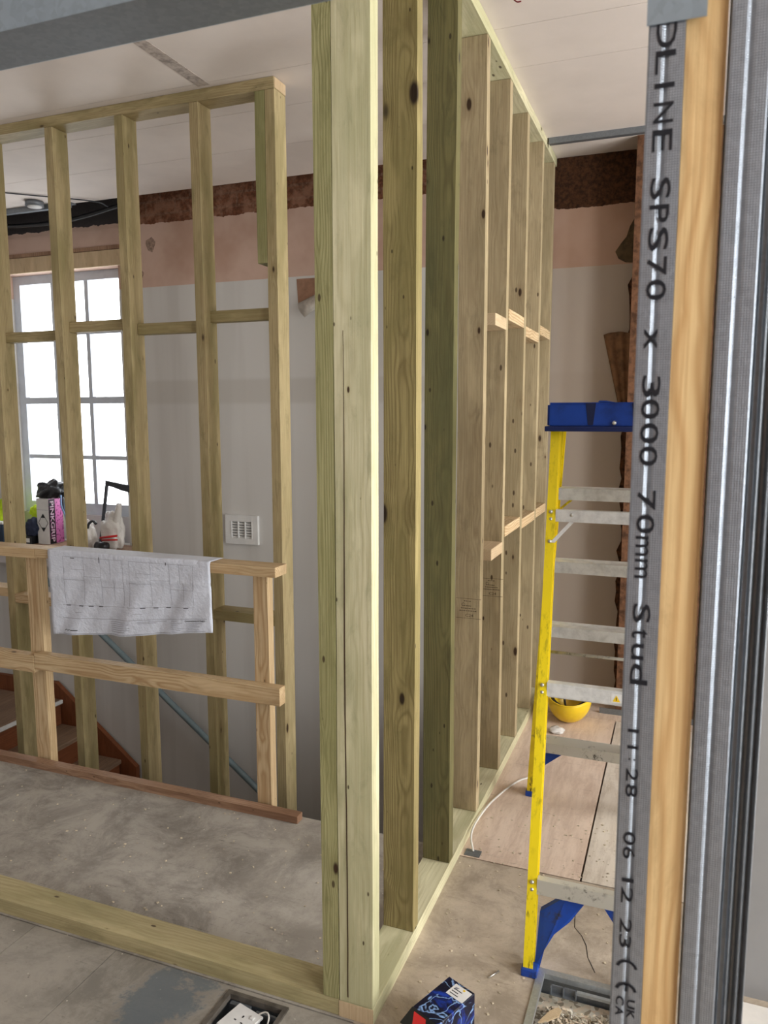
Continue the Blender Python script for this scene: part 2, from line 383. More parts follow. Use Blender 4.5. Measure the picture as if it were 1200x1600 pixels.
def profile(name, pts, z0, z1, th, mat, parent=None):
    """thin sheet steel profile in plan (x,y), extruded vertically, thickness th"""
    def rounded(pts, rad=.0016, k=4):
        P = [Vector((p[0], p[1])) for p in pts]; out = [P[0]]
        for i in range(1, len(P)-1):
            a, b, c = P[i-1], P[i], P[i+1]; ra = min(rad, (a-b).length*.45, (c-b).length*.45)
            p0 = b+(a-b).normalized()*ra; p1 = b+(c-b).normalized()*ra
            out += [p0*(1-t)**2+b*2*t*(1-t)+p1*t*t for t in [q/k for q in range(k+1)]]
        return out+[P[-1]]
    bm = bmesh.new(); P = rounded(pts); n = len(P); L, Rr = [], []
    for i in range(n):
        d0 = (P[i]-P[i-1]).normalized() if i else (P[1]-P[0]).normalized()
        d1 = (P[i+1]-P[i]).normalized() if i < n-1 else d0
        nn = (Vector((-d0.y, d0.x))+Vector((-d1.y, d1.x))).normalized()
        k = th/2/max(.4, nn.dot(Vector((-d1.y, d1.x))))
        L.append(P[i]+nn*k); Rr.append(P[i]-nn*k)
    loop = L+Rr[::-1]; b = Vector((P[0].x, P[0].y, z0))
    A = [bm.verts.new((p.x-b.x, p.y-b.y, 0)) for p in loop]; B = [bm.verts.new((p.x-b.x, p.y-b.y, z1-z0)) for p in loop]; m = len(loop)
    for i in range(m): bm.faces.new((A[i], A[(i+1) % m], B[(i+1) % m], B[i]))
    for i in range(n-1):
        for V in (A, B): bm.faces.new((V[i], V[i+1], V[m-2-i], V[m-1-i]))
    return link(name, bm, mat, parent, loc=b)
def text_mesh(name, s, mat, parent, fit, right, up, depth=.0002, bold=0.):
    """real lettering fitted to a box: fit = (origin lower-left Vector, width, height)"""
    cu = bpy.data.curves.new('lettering', 'FONT'); cu.body = s; cu.extrude = 0; cu.offset = bold
    cu.resolution_u = 3
    o = bpy.data.objects.new('lettering', cu); COL.objects.link(o)
    dg = bpy.context.evaluated_depsgraph_get(); me = bpy.data.meshes.new_from_object(o.evaluated_get(dg))
    bpy.data.objects.remove(o); bpy.data.curves.remove(cu)
    xs = [v.co.x for v in me.vertices]; ys = [v.co.y for v in me.vertices]
    sx = fit[1]/(max(xs)-min(xs)); sy = fit[2]/(max(ys)-min(ys)); x0, y0 = min(xs), min(ys)
    R_, U_ = Vector(right), Vector(up)
    for v in me.vertices: v.co = R_*((v.co.x-x0)*sx)+U_*((v.co.y-y0)*sy)
    me.name = name; me.materials.clear(); me.materials.append(mat)
    o = bpy.data.objects.new(name, me); COL.objects.link(o); o.parent = parent
    o.location = Vector(fit[0])-wloc(parent) if parent else Vector(fit[0]); return o
def blob(name, c, rad, mat, parent=None, seed=0, amp=.25, fr=3., flat=None, sub=4):
    rs = random.Random(seed); bm = bmesh.new(); bmesh.ops.create_icosphere(bm, subdivisions=sub, radius=1)
    ph = [(Vector((rs.uniform(-1, 1), rs.uniform(-1, 1), rs.uniform(-1, 1))).normalized()*fr*rs.uniform(.6, 2.2), rs.uniform(0, 6)) for _ in range(9)]
    for v in bm.verts:
        k = 1+amp*sum(abs(math.sin(v.co.dot(d)+p))-.5 for d, p in ph)/4
        q = v.co*k; v.co = Vector((q.x*rad[0], q.y*rad[1], q.z*rad[2]))
        if v.co.z < -rad[2]*.8: v.co.z = -rad[2]*.8
    c = Vector(c); zmin = min(v.co.z for v in bm.verts)
    for v in bm.verts: v.co.z -= zmin
    return link(name, bm, mat, parent, True, loc=c)

# ------------------------------------------------------------------ room shell
def sub_rect(rect, holes):
    out = [rect]
    for h in holes:
        nx = []
        for r_ in out:
            if h[0] >= r_[1] or h[1] <= r_[0] or h[2] >= r_[3] or h[3] <= r_[2]: nx.append(r_); continue
            a0, a1, b0, b1 = r_
            if h[0] > a0: nx.append((a0, h[0], b0, b1))
            if h[1] < a1: nx.append((h[1], a1, b0, b1))
            m0, m1 = max(a0, h[0]), min(a1, h[1])
            if h[2] > b0: nx.append((m0, m1, b0, h[2]))
            if h[3] < b1: nx.append((m0, m1, h[3], b1))
        out = nx
    return out
HA = (-1.08, -.895, 1.43, 1.622); HB = (-.312, -.02, 1.70, 2.008)
TF = .1
def floor_piece(rect, mat, holes=()):
    return struct(boxes('floor', [(a, b, c, d, -TF, 0) for a, b, c, d in sub_rect(rect, holes)], mat))
G = .0022
floor_piece((XL, -1.775-G, YN, 1.637), M_fgrey); floor_piece((-1.775, -1.47-G, YN, 1.637), M_fgrey); floor_piece((-1.47, -.62, YN, 1.637), M_fgrey, [HA])
floor_piece((-.62, XR, YN, 1.637), M_fright)
floor_piece((XL, -.72, 1.641, 2.50), M_fmid)
floor_piece((-.72, XR, 1.639, 2.462), M_fright, [HB])
floor_piece((-.77, -.254, 2.468, 3.905), M_fply); floor_piece((-.247, XR, 2.468, 3.905), M_fwhite)
floor_piece((-.77, XR, 3.912, YB), M_fply)
struct(boxes('floor', [(XL, XR, YN, 2.49, -.32, -TF), (-.77, XR, 2.49, YB, -.32, -TF)], M_dark))
struct(boxes('floor', [(XL, -.77, 2.50, YB, -2.05, -1.95)], M_fmid))
# back wall with window opening, carried down into the stairwell
struct(boxes('wall_back', [(a, b, YB, YB+.16, c, d) for a, b, c, d in sub_rect((XL, XR, -2.05, 3.15), [BW])], M_back))
struct(boxes('wall_left', [(XL-.15, XL, YN, YB+.16, -2.05, 3.15)], M_wplain))
struct(boxes('wall_right', [(XR, XR+.15, a, b, c, d) for a, b, c, d in sub_rect((YN, YB+.16, -.32, 3.15), RW)], M_wplain))
M_dimw = plain('bare brick wall', srgb(150, 112, 88), .9, 0, .3, 20)  # unseen wall, given a dark brick colour to cut bounce light
struct(boxes('wall_front', [(a, b, YN-.15, YN, c, d) for a, b, c, d in sub_rect((XL, XR, -.32, 3.15), FW)], M_dimw))
struct(boxes('wall_stairwell', [(XL, -.77, 2.40, 2.50, -1.95, -.32), (-.77, -.67, 2.40, YB, -1.95, -.32)], M_wplain))
# ceiling: boards with joints, ending short of the wall on the left
ys = [YN, -.2, 1.6, 2.78, 3.10]
for a, b in zip(ys, ys[1:]): struct(boxes('ceiling', [(XL, XR, a+.0012, b-.0012, ZC, ZC+.02)], M_ceil))
struct(boxes('ceiling', [(XL, -.80, 3.1012, 3.52, ZC, ZC+.02), (XL, -.80, 3.523, 3.985, ZC, ZC+.02)], M_ceil))
struct(boxes('ceiling', [(-.80, XR, 3.1012, YB, ZC, ZC+.02)], M_ceil))
struct(boxes('ceiling', [(XL, XR, YN, YB, 3.10, 3.15), (XL, XR, YN, 3.96, ZC+.02, ZC+.05)], M_dark))
struct(boxes('trim_1', [(-1.885, -1.83, 2.30, 2.80, ZC-.0012, ZC)], plain('grubby joint band', srgb(186, 174, 165), .8, 0, .3, 40)))
# steel perimeter channel under the ceiling
c1 = boxes('ceiling_channel', [(-.66, XR, 3.90, 3.93, ZC-.028, ZC), (-.66, XR, 3.93, 3.975, ZC-.006, ZC)], M_galvd, loc=(-.66, 3.9, ZC-.028)); tag(c1, 'steel perimeter channel fixed to the ceiling right of the long stud wall', 'channel')
c2 = boxes('ceiling_channel', [(XL, -3.62, 3.93, 3.96, ZC-.032, ZC), (XL, -3.62, 3.96, 4.0, ZC-.006, ZC)], M_galvd, loc=(XL, 3.93, ZC-.032)); tag(c2, 'steel ceiling channel above the sash window', 'channel')
# right hand rooms windows (sash bars) and the visible sash window
def window(name, x0, x1, z0, z1, y, nx, rows, mat, axis='Y', fr=.045, mw=.011):
    e = []; gl = []
    def E(a0, a1, b0, b1, d0=0, d1=.04): return (a0, a1, y+d0, y+d1, b0, b1) if axis == 'Y' else (y+d0, y+d1, a0, a1, b0, b1)
    e += [E(x0, x0+fr, z0, z1), E(x1-fr, x1, z0, z1), E(x0+fr, x1-fr, z1-fr, z1), E(x0+fr, x1-fr, z0, z0+fr*1.3)]
    for i in range(1, nx):
        c = x0+fr+(x1-x0-2*fr)*i/nx; e.append(E(c-mw, c+mw, z0+fr*1.3, z1-fr, .004, .034))
    for zz, w in rows: e.append(E(x0+fr, x1-fr, zz-w/2, zz+w/2, -.002 if w > .03 else .005, .036))
    o = boxes(name, e, mat); struct(o)
    g = boxes('glass', [E(x0+fr, x1-fr, z0+fr, z1-fr, .018, .022)], M_glass, o)
    return o
wz = window('window_1', -4.50, -3.50, .84, 2.515, YB+.085, 3, [(2.11, .028), (1.645, .046), (1.245, .028)], M_wframe, fr=.06, mw=.016)
struct(boxes('trim_2', [(-4.55, -3.46, YB-.018, YB, 2.515, 2.615)], M_endg))
struct(boxes('trim_3', [(-4.55, -3.48, YB-.012, YB, 2.62, 2.645)], M_trim))
struct(boxes('window_1_board', [(-4.5, -3.5, YB+.06, YB+.16, .66, .84)], M_wplain)).name = 'trim_4'
k = 2
for a, b, c, d in RW: window('window_%d' % k, a, b, c, d, XR+.05, 3, [((c+d)/2, .04), ((c*3+d)/4, .022), ((c+3*d)/4, .022)], M_wframe, 'X'); k += 1
for a, b, c, d in FW: window('window_%d' % k, a, b, c, d, YN-.09, 3, [((c+d)/2, .04)], M_wframe); k += 1
struct(boxes('trim_5', [(XL, -3.36, 3.95, YB, .62, .655)], M_trim))       # deep window board
struct(boxes('trim_6', [(XL, -3.38, 4.04, YB, .50, .62)], M_wplain))

# ------------------------------------------------------------------ long timber stud wall (runs away from the camera)
XO, XI = -.668, -.763          # faces of the wall
sw = thing('stud_wall_frame', 'tall treated timber stud partition running away to the back wall, beside the stepladder', 'stud wall', ((XO+XI)/2, 2.9, 0))
timber('sole_plate', (XI, XO, 1.648, 4.21, 0, .045), 'Y', M_post, sw)
timber('top_plate', (XI, XO, 1.648, 4.21, 2.815, 2.859), 'Y', M_post, sw)
ysd = [1.648, 1.962, 2.335, 2.697, 3.07, 3.425, 3.795, 4.12]
mats = [M_post, M_olive, M_green, M_brown, M_brown, M_brown, M_brown, M_brown]
M_green2 = wood('treated pine deep green', srgb(112, 106, 68), srgb(76, 70, 42), srgb(88, 88, 56), ring=.007, contrast=.5, knots=1.0, knotcol=(38, 28, 16)); mats[2] = M_green2
studs = []
for i, (y, m) in enumerate(zip(ysd, mats)):
    o = timber('stud', (XI+.001, XO-.001, y, y+.045, .0455, 2.8145), 'Z', m, sw, bow=[0, .002, -.003, .003, -.002, .002, 0, 0][i]); studs.append(o)
studs[0]['label'] = 'pale green corner stud with a long split'
studs[1]['label'] = 'dark olive stud'; studs[2]['label'] = 'deep green stud'
for y0, y1, zt in ((2.875, 3.07, 1.922), (3.115, 3.425, 1.966), (3.47, 3.795, 1.934), (3.84, 4.12, 1.976), (2.872, 3.07, 1.030), (3.115, 3.425, 1.088), (3.47, 3.795, 1.072), (3.84, 4.12, 1.076)):
    timber('noggin', (XI+.002, XO+.001, y0+.0005, y1-.0005, zt-.045, zt), 'Y', M_endg if y0 < 2.9 else M_pale, sw)
eb = box('plate_end', (XI, XO, 1.6465, 1.6479, .0005, .0445), M_endg, sw); eb['label'] = 'pinkish sawn end of the sole plate'
# long drying split on the corner stud
pts = []; zz = .06
while zz < 1.78:
    pts.append((XI+.0245+.0014*math.sin(zz*5)+random.uniform(-.0003, .0003), zz)); zz += .04
wd = [.0004+.0013*min(1, 2.2*(1-i/len(pts))) for i in range(len(pts))]
prism('split', [(p[0]-w, p[1]) for p, w in zip(pts, wd)]+[(p[0]+w, p[1]) for p, w in reversed(list(zip(pts, wd)))], 'Y', 1.6472, 1.6476, M_inkbrown, sw)
# grade stamps
for x0, yf, z0 in ((-.748, 2.697, .800), (-.748, 3.07, .800)):
    w, h = .078, .072
    e = [(x0-.008, x0+w+.008, yf-.0005, yf-.0002, z0+h, z0+h+.0012), (x0-.008, x0+w+.008, yf-.0005, yf-.0002, z0-.002, z0-.0008)]
    for q, (a, b) in enumerate(((.28, .62), (.2, .6), (.14, .8), (.06, .9))):
        zq = z0+h*(.86-.13*q-(.12 if q else 0)); xx = x0+w*a
        while xx < x0+w*b:
            ww = random.uniform(.003, .008); e.append((xx, xx+ww, yf-.0005, yf-.0002, zq, zq+.0028)); xx += ww+.002
    st = boxes('grade_stamp', e, M_inkbrown, sw, loc=(x0, yf, z0))
    text_mesh('stamp_letters', 'C24', M_inkbrown, st, (Vector((x0+.028, yf-.0006, z0+.004)), .03, .011), (1, 0, 0), (0, 0, 1))
    tube('stamp_ring', [(x0+.02+.006*math.cos(q), yf-.0005, z0+.05+.006*math.sin(q)) for q in [i*.45 for i in range(12)]], .0008, M_inkbrown, st, 5)
# screws on the faces
# ------------------------------------------------------------------ front frame: sole plate, side stud, head plate
fp = thing('front_stud_frame', 'treated sole plate across the front floor with a green stud at its right end', 'stud frame', (-2.2, 1.69, 0))
timber('sole_plate', (-3.4, XI-.0006, 1.648, 1.743, 0, .045), 'X', M_plate, fp)
s_ = timber('stud', (XI-.046, XI-.001, 1.648, 1.743, .0455, 2.8145), 'Z', M_green, fp); s_['label'] = 'narrow green stud beside the corner stud'
timber('top_plate', (-3.4, XI-.0006, 1.648, 1.743, 2.815, 2.859), 'X', M_plate, fp)
timber('stud', (-3.4, -3.355, 1.648, 1.743, .0455, 2.8145), 'Z', M_frame, fp)

# ------------------------------------------------------------------ back stud frame at the stairwell
YFR = 2.82
bf = thing('back_stud_frame', 'timber stud frame standing at the stairwell in front of the sash window', 'stud wall', (-2.6, YFR+.047, 0))
timber('top_plate', (-4.6, -1.551, YFR, YFR+.095, 2.815, 2.859), 'X', M_frame, bf)
timber('bottom_plate', (-4.6, -1.551, YFR, YFR+.095, -.60, -.555), 'X', M_frame, bf)
e_ = timber('end_cap', (-1.5508, -1.549, YFR+.002, YFR+.093, 2.817, 2.857), 'Z', M_endg, bf, bev=0); e_['label'] = 'pinkish sawn end of the top plate'
xs = [(-1.594, -1.551), (-1.948, -1.905), (-2.328, -2.285), (-2.713, -2.670), (-3.103, -3.060), (-3.49, -3.447), (-3.87, -3.827), (-4.25, -4.207)]
for i, (a, b) in enumerate(xs):
    timber('stud', (a, b, YFR+.001, YFR+.094, -.5545, 2.8145), 'Z', M_frame, bf, bow=[.0, .003, -.002, .002, 0, 0, 0, 0][i])
tr = timber('short_trimmer', (-1.640, -1.5955, YFR+.001, YFR+.094, 2.155, 2.8145), 'Z', M_green, bf); tr['label'] = 'short greenish trimmer hanging beside the end stud'
for k_, (a, b) in enumerate(zip(xs[1:], xs)):
    zt = [1.985, 1.948, 1.972, 1.938, 1.95, 1.95, 1.95][k_]
    timber('noggin', (a[1]+.0005, b[0]-.0005, YFR+.045, YFR+.092, zt-.048, zt), 'X', M_frame, bf)
    zt = [.690, .66, .66, .665, .690, .66, .66][k_]
    if k_ in (0, 3, 4, 5): timber('noggin', (a[1]+.0005, b[0]-.0005, YFR+.002, YFR+.092, zt-.045, zt), 'X', M_pale if k_ > 2 else M_frame, bf)
prism('trimmer_joist', [(-4.6, -.6), (-1.5, -.6), (-1.5, -.8), (-4.6, -.8)], 'Y', YFR-.01, YFR+.105, M_frame, bf)
for x_ in (-4.5, -1.6): box('prop', (x_-.04, x_+.04, YFR, YFR+.09, -1.95, -.8), M_frame, bf)

# ------------------------------------------------------------------ guard rail in front of the stairwell
gr = thing('guard_rail', 'raw pine guard rail with posts along the stairwell edge', 'guard rail', (-2.2, 2.5, 0))
ts = timber('kerb_strip', (-5.0, -1.300, 2.445, 2.487, 0, .030), 'X', M_trim, None); tag(ts, 'brown timber strip on the floor along the stairwell edge', 'timber strip')
for a, b in ((-1.504, -1.441), (-2.635, -2.560), (-3.77, -3.70)):
    timber('post', (a, b, 2.500, 2.542, -.32, .9445), 'Z', M_pale, gr)
timber('top_rail', (-2.545, -1.385, 2.462, 2.552, .945, .984), 'X', M_pale, gr)
timber('top_rail', (-4.6, -2.547, 2.462, 2.552, .940, .982), 'X', M_pale, gr)
timber('mid_rail', (-2.575, -1.372, 2.455, 2.4995, .452, .522), 'X', M_pale, gr)
timber('mid_rail', (-4.6, -2.578, 2.455, 2.4995, .435, .512), 'X', M_pale, gr)

# drawing draped over the top rail
def psurf(u_, v_):
    # u across, v down (0 back of rail .. 1 bottom)
    d = v_
    xt = -2.462+.800*u_; xb = -2.428+.788*u_
    if d < .22:
        t = d/.22; x = xt; y = 2.548-(2.548-2.458)*t; z = .9875+.0025*math.sin(u_*9)*t
    elif d < .27:
        t = (d-.22)/.05; q = t*math.pi/2; x = xt; y = 2.458-.005*math.sin(q); z = .9875-.006*(1-math.cos(q))
    else:
        t = (d-.27)/.73; zb = (.632+.088*u_)-.010*math.sin(u_*math.pi)**2
        x = xt+(xb-xt)*t; z = .981+(zb-.981)*t
        y = 2.4515-.022*t*(.4+.6*math.sin(u_*7+1)**2)-.007*math.sin(u_*21+t*4)*t-.010*t*t-.012*math.exp(-((t-.30)/.035)**2)*.3-.004*math.sin(u_*40+t*9)*t
    return Vector((x, y, z))
bm = bmesh.new(); NU, NV = 60, 60
gv = [[bm.verts.new(psurf(i/NU, j/NV)-Vector((-2.06, 2.5, .9875))) for i in range(NU+1)] for j in range(NV+1)]
for j in range(NV):
    for i in range(NU): bm.faces.new((gv[j][i], gv[j][i+1], gv[j+1][i+1], gv[j+1][i]))
dr = link('building_drawing', bm, M_paper, None, True, loc=(-2.06, 2.5, .9875)); tag(dr, 'large paper floor plan drawing draped over the guard rail', 'drawing')
sol = dr.modifiers.new('thickness', 'SOLIDIFY'); sol.thickness = .0006; sol.offset = 0
def pline(name, segs, w, mat):
    bm = bmesh.new(); b = Vector((-2.06, 2.45, .9))
    for (u0, v0, u1, v1) in segs:
        n = max(1, int(max(abs(u1-u0), abs(v1-v0))*50)); prev = None
        horiz = abs(u1-u0) >= abs(v1-v0)
        for k_ in range(n+1):
            t = k_/n; uu = u0+(u1-u0)*t; vv = .27+.73*(v0+(v1-v0)*t)
            du, dv = (0, w/.36) if horiz else (w/.8, 0)
            p0 = psurf(uu-du/2, vv-dv/2*.73)+Vector((0, -.0012, 0)); p1 = psurf(uu+du/2, vv+dv/2*.73)+Vector((0, -.0012, 0))
            cur = (bm.verts.new(p0-b), bm.verts.new(p1-b))
            if prev: bm.faces.new((prev[0], prev[1], cur[1], cur[0]))
            prev = cur
    return link(name, bm, mat, dr, loc=b)
A = []
rp = random.Random(3)
for ox in (.10, .52):
    A += [(ox, .05, ox+.38, .05), (ox, .05, ox, .62), (ox+.38, .05, ox+.38, .62), (ox+.13, .05, ox+.13, .62), (ox+.24, .05, ox+.24, .62), (ox, .33, ox+.13, .33), (ox+.24, .40, ox+.38, .40), (ox+.13, .28, ox+.24, .28), (ox+.3, .05, ox+.3, .3), (ox-.02, .64, ox+.38, .64), (ox+.05, .2, ox+.13, .2), (ox+.32, .3, ox+.32, .55)]
pline('plan_lines', A, .0010, M_inkgrey)
Bk = []
for uu in (.10, .19, .25, .31, .58, .655, .725, .84): Bk.append((uu, .645, uu+.028, .645))
Bk += [(.15, .065, .175, .065), (.335, .03, .335, .10), (.745, .03, .742, .07)]
pline('plan_marks', Bk, .0030, M_ink)['kind'] = 'stuff'
Ck = [(.07, .80, .97, .80), (.07, .985, .96, .975), (.16, .725, .205, .725), (.535, .72, .59, .72)]
pline('border_lines', Ck, .0014, M_inkgrey)
Dk = []
for k_ in range(6):
    Dk.append((.375, .83+k_*.024, .375+rp.uniform(.1, .16), .83+k_*.024))
for k_ in range(2): Dk.append((.555, .825+k_*.018, .555+.17-.06*k_, .825+k_*.018))
for k_ in range(6): Dk.append((.755, .825+k_*.026, .755+rp.uniform(.04, .08), .825+k_*.026))
for k_ in range(5): Dk.append((.845, .865+k_*.022, .845+rp.uniform(.03, .11), .865+k_*.022))
pline('note_lines', Dk, .0016, M_inkgrey)
pline('logo', [(.08, .95, .095, .935), (.095, .935, .105, .95), (.105, .95, .12, .935), (.12, .935, .13, .95), (.13, .945, .175, .945)], .0030, M_ink)
o0 = psurf(.842, .27+.73*.845); o1 = psurf(.965, .27+.73*.845); rt = (o1-o0); rt.z = 0.022*0.8*.6; rt = rt.normalized()
text_mesh('title_letters', 'Constructions & Design', M_ink, dr, (o0+Vector((0, -.003, 0)), .095, .0085), rt, (0, 0, 1), bold=.02)

# ------------------------------------------------------------------ stairs
st = thing('staircase', 'dusty timber stairs with reddish stringer descending in the stairwell', 'stairs', (-3.9, 3.6, -1.95))
Y0s, Y1s = 3.02, 4.165
def tread(x1, z, w, mat=M_tread):
    bm = bmesh.new(); c = Vector((x1-w/2, (Y0s+Y1s)/2, z-.035))
    o = timber('tread', (x1-w, x1, Y0s, Y1s, z-.032, z), 'Y', mat, st, bev=.008); return o
for i in range(7):
    x1 = -4.12+.255*i; z = -.511-.1853*i
    if i == 0:
        for q in range(5):
            timber('landing_board', (x1-.215*(q+1)+.001, x1-.215*q, Y0s, Y1s, z-.032, z), 'Y', M_tread, st, bev=.003)
    else: tread(x1, z, .275)
    if i < 7: timber('riser', (x1-.038, x1-.018, Y0s+.01, Y1s-.005, max(-1.949, z-.1853+.001), z-.033), 'Y', M_string, st, bev=0)
    zc = -.555-.1853*i
box('nosing', (-4.128, -4.112, Y0s, Y1s-.005, -.535, -.509), M_white, st, .004)['label'] = 'white painted nosing'
prism('stringer', [(-5.15, -.40), (-4.184, -.393), (-3.49, -.925), (-3.49, -1.25), (-2.45, -1.949), (-2.9, -1.949), (-4.184, -.78), (-5.15, -.78)], 'Y', 4.17, 4.205, M_string, st)
box('newel', (-5.15, -5.08, Y0s, Y0s+.07, -1.95, -.55), M_string, st)
# pipe handrail on the back wall
hr = thing('handrail', 'grey painted pipe handrail sloping down the stairwell wall', 'handrail', (-3.6, 4.17, 0))
tube('rail', smooth_path([(-5.0, 4.15, .50), (-4.6, 4.15, .50), (-4.32, 4.15, .47), (-4.20, 4.15, .38), (-3.70, 4.15, .01), (-3.1, 4.15, -.44), (-2.455, 4.15, -.925), (-2.0, 4.15, -1.27)], 6), .021, M_pipe, hr)
for x_, z_ in ((-4.5, .50), (-3.4, -.215), (-2.2, -1.11)):
    tube('bracket', [(x_, 4.15, z_-.02), (x_, 4.17, z_-.06), (x_, 4.219, z_-.07)], .008, M_pipe, hr, 8)

# ------------------------------------------------------------------ air vent
vt = thing('air_vent', 'white square louvred air vent on the stairwell wall', 'vent', (-2.6, YB, .815))
vx0, vx1, vz0, vz1 = -2.72, -2.482, .722, .908
boxes('frame', [(vx0, vx1, YB-.022, YB-.0005, vz0, vz0+.038), (vx0, vx1, YB-.022, YB-.0005, vz1-.038, vz1), (vx0, vx0+.04, YB-.022, YB-.0005, vz0+.038, vz1-.038), (vx1-.04, vx1, YB-.022, YB-.0005, vz0+.038, vz1-.038)], M_white, vt, loc=(vx0, YB, vz0))
box('backing', (vx0+.04, vx1-.04, YB-.006, YB-.001, vz0+.038, vz1-.038), M_dark, vt)
bm = bmesh.new()
for k_ in range(7):
    z = vz0+.040+k_*.0172
    v = [bm.verts.new(p) for p in ((vx0+.04, YB-.020, z-.0), (vx1-.04, YB-.020, z), (vx1-.04, YB-.008, z+.009), (vx0+.04, YB-.008, z+.009), (vx0+.04, YB-.020, z+.003), (vx1-.04, YB-.020, z+.003), (vx1-.04, YB-.008, z+.012), (vx0+.04, YB-.008, z+.012))]
    for a in ((0, 3, 2, 1), (4, 5, 6, 7), (0, 1, 5, 4), (1, 2, 6, 5), (2, 3, 7, 6), (3, 0, 4, 7)): bm.faces.new([v[i] for i in a])
link('louvres', bm, M_white, vt)
for k_ in range(4): box('divider', (vx0+.042+k_*.0505, vx0+.048+k_*.0505, YB-.024, YB-.012, vz0+.038, vz1-.038), M_white, vt)

# ------------------------------------------------------------------ torn lining on the walls
def sheet(name, grid, mat, parent=None, th=.001):
    bm = bmesh.new(); b = Vector(grid[0][0]); V = [[bm.verts.new(Vector(p)-b) for p in row] for row in grid]
    for j in range(len(V)-1):
        for i in range(len(V[0])-1): bm.faces.new((V[j][i], V[j][i+1], V[j+1][i+1], V[j+1][i]))
    o = link(name, bm, mat, parent, True, loc=b); m = o.modifiers.new('t', 'SOLIDIFY'); m.thickness = th; m.offset = 0; return o
M_torn = plain('torn lining paper', srgb(214, 208, 198), .7, 0, .15, 30)
M_bare = plain('bare brown plaster patch', srgb(166, 128, 104), .9, 0, .2, 14)
pa = prism('bare_patch', [(-2.19, 2.348), (-1.80, 2.345), (-1.80, 2.30), (-1.98, 2.27), (-2.182, 2.205)], 'Y', YB-.0015, YB, M_bare); tag(pa, 'bare brown plaster patch left where the lining was torn off', 'plaster patch')
g = []
for j in range(9):
    t = j/8; row = []
    for i in range(7):
        s = i/6
        A_ = Vector((-2.182, YB-.004, 2.205)); B_ = Vector((-1.80, YB-.004, 2.36))
        C_ = Vector((-2.11, YB-.05, 2.115)); D_ = Vector((-1.80, YB-.05, 2.30))
        p = (A_.lerp(B_, s)).lerp(C_.lerp(D_, s), t); p.y -= .035*math.sin(math.pi*t*.9)
        row.append(p)
    g.append(row)
tp = sheet('torn_lining', g, M_torn); tag(tp, 'pale torn flap of wall lining curling off the wall left of the corner stud', 'torn lining')
M_blem = plain('grey filler blemish', srgb(168, 142, 126), .9, 0, .35, 60)
for nm, px_, pz_, sz in (('above the window corner', -3.235, 2.625, .035), ('below the larger one', -3.32, 2.445, .022)):
    o_ = prism('plaster_blemish', [(px_+sz*math.cos(q)*(1+.2*math.sin(3*q)), pz_+sz*1.25*math.sin(q)*(1+.15*math.cos(5*q))) for q in [k*.42 for k in range(15)]], 'Y', YB-.0015, YB, M_blem); tag(o_, ('larger' if sz > .03 else 'smaller round')+' grey filler blemish in the pink plaster right of the window, '+nm if sz > .03 else 'smaller round grey filler blemish in the pink plaster, below the larger one', 'plaster patch')
M_brownp = plain('brown peeled backing', srgb(140, 104, 74), .8, 0, .3, 20)
g = []
for j in range(9):
    t = j/8; xl = -.405+.085*t; xr = -.262
    g.append([(xl+(xr-xl)*s, YB-.008-.022*abs(math.sin(s*8))*(1-.5*t), 1.955-.36*t+.012*math.sin(s*3.1)) for s in [i/12 for i in range(13)]])
pb = sheet('peeling_lining', g, M_brownp); tag(pb, 'brown peeled strip of lining hanging on the back wall above the ladder top', 'torn lining')
pc = prism('plaster_damage', [(-.262, 2.55), (-.262, 2.31), (-.31, 2.315), (-.345, 2.335), (-.362, 2.37), (-.335, 2.41), (-.31, 2.44), (-.295, 2.49)], 'Y', YB-.004, YB, plain('greenish broken plaster', srgb(104, 88, 64), .9, 0, .3, 25)); tag(pc, 'greenish broken plaster patch high on the back wall by the pier', 'plaster patch')
# brick pier with ragged broken edge
pr = random.Random(11); L_, R_ = [], []
zz = .0
while zz <= ZC-.001:
    L_.append((-.290+pr.uniform(-.012, .012)+(.03 if zz > 2.2 else 0), zz)); zz += .055
L_.append((-.26, ZC-.001))
prism('wall_pier', [(-.256, .0), (-.256, ZC-.001)]+[(p[0], p[1]) for p in reversed(L_)], 'Y', YB-.012, YB-.0005, plain('ragged chased brick', srgb(96, 62, 40), .95, 0, .5, 40)); struct(bpy.context.scene.collection.objects[-1]) if False else None
bpy.data.objects['wall_pier']['kind'] = 'structure'
struct(boxes('wall_pier', [(-.262, XR, 4.02, YB-.0005, 0, ZC)], plain('rough brown brick pier', srgb(118, 84, 62), .95, 0, .4, 30, .2, 1.)))

# ------------------------------------------------------------------ metal stud partition in the foreground
YP = .712; ZH = 1.978
mj = thing('steel_stud', 'near galvanised steel stud with black printed lettering', 'steel stud', (-.0265, YP, 0))
ft = .0009
profile('channel', [(-.012, .7825), (-.0405, .7825), (-.0405, YP), (-.0298, YP), (-.0270, YP+.0022), (-.0242, YP), (-.0122, YP)], .002, 2.858, ft, M_galv, mj)
tj = timber('jamb_timber', (-.0118, .0190, YP+.004, YP+.066, .002, 2.858), 'Z', M_jamb, None); tag(tj, 'warm orange pine upright fitted between the two steel studs', 'timber upright')
m2 = thing('steel_stud', 'ridged dimpled steel stud right of the orange pine upright', 'steel stud', (.036, YP, 0))
profile('channel', [(.0218, YP+.006), (.0218, YP), (.0335, YP), (.0362, YP+.0022), (.0389, YP), (.0512, YP), (.0512, .782), (.0222, .782)], .002, 2.858, ft, M_galv, m2)
m3 = thing('steel_stud', 'plain steel stud at the right edge, beyond the dimpled one', 'steel stud', (.064, YP, 0))
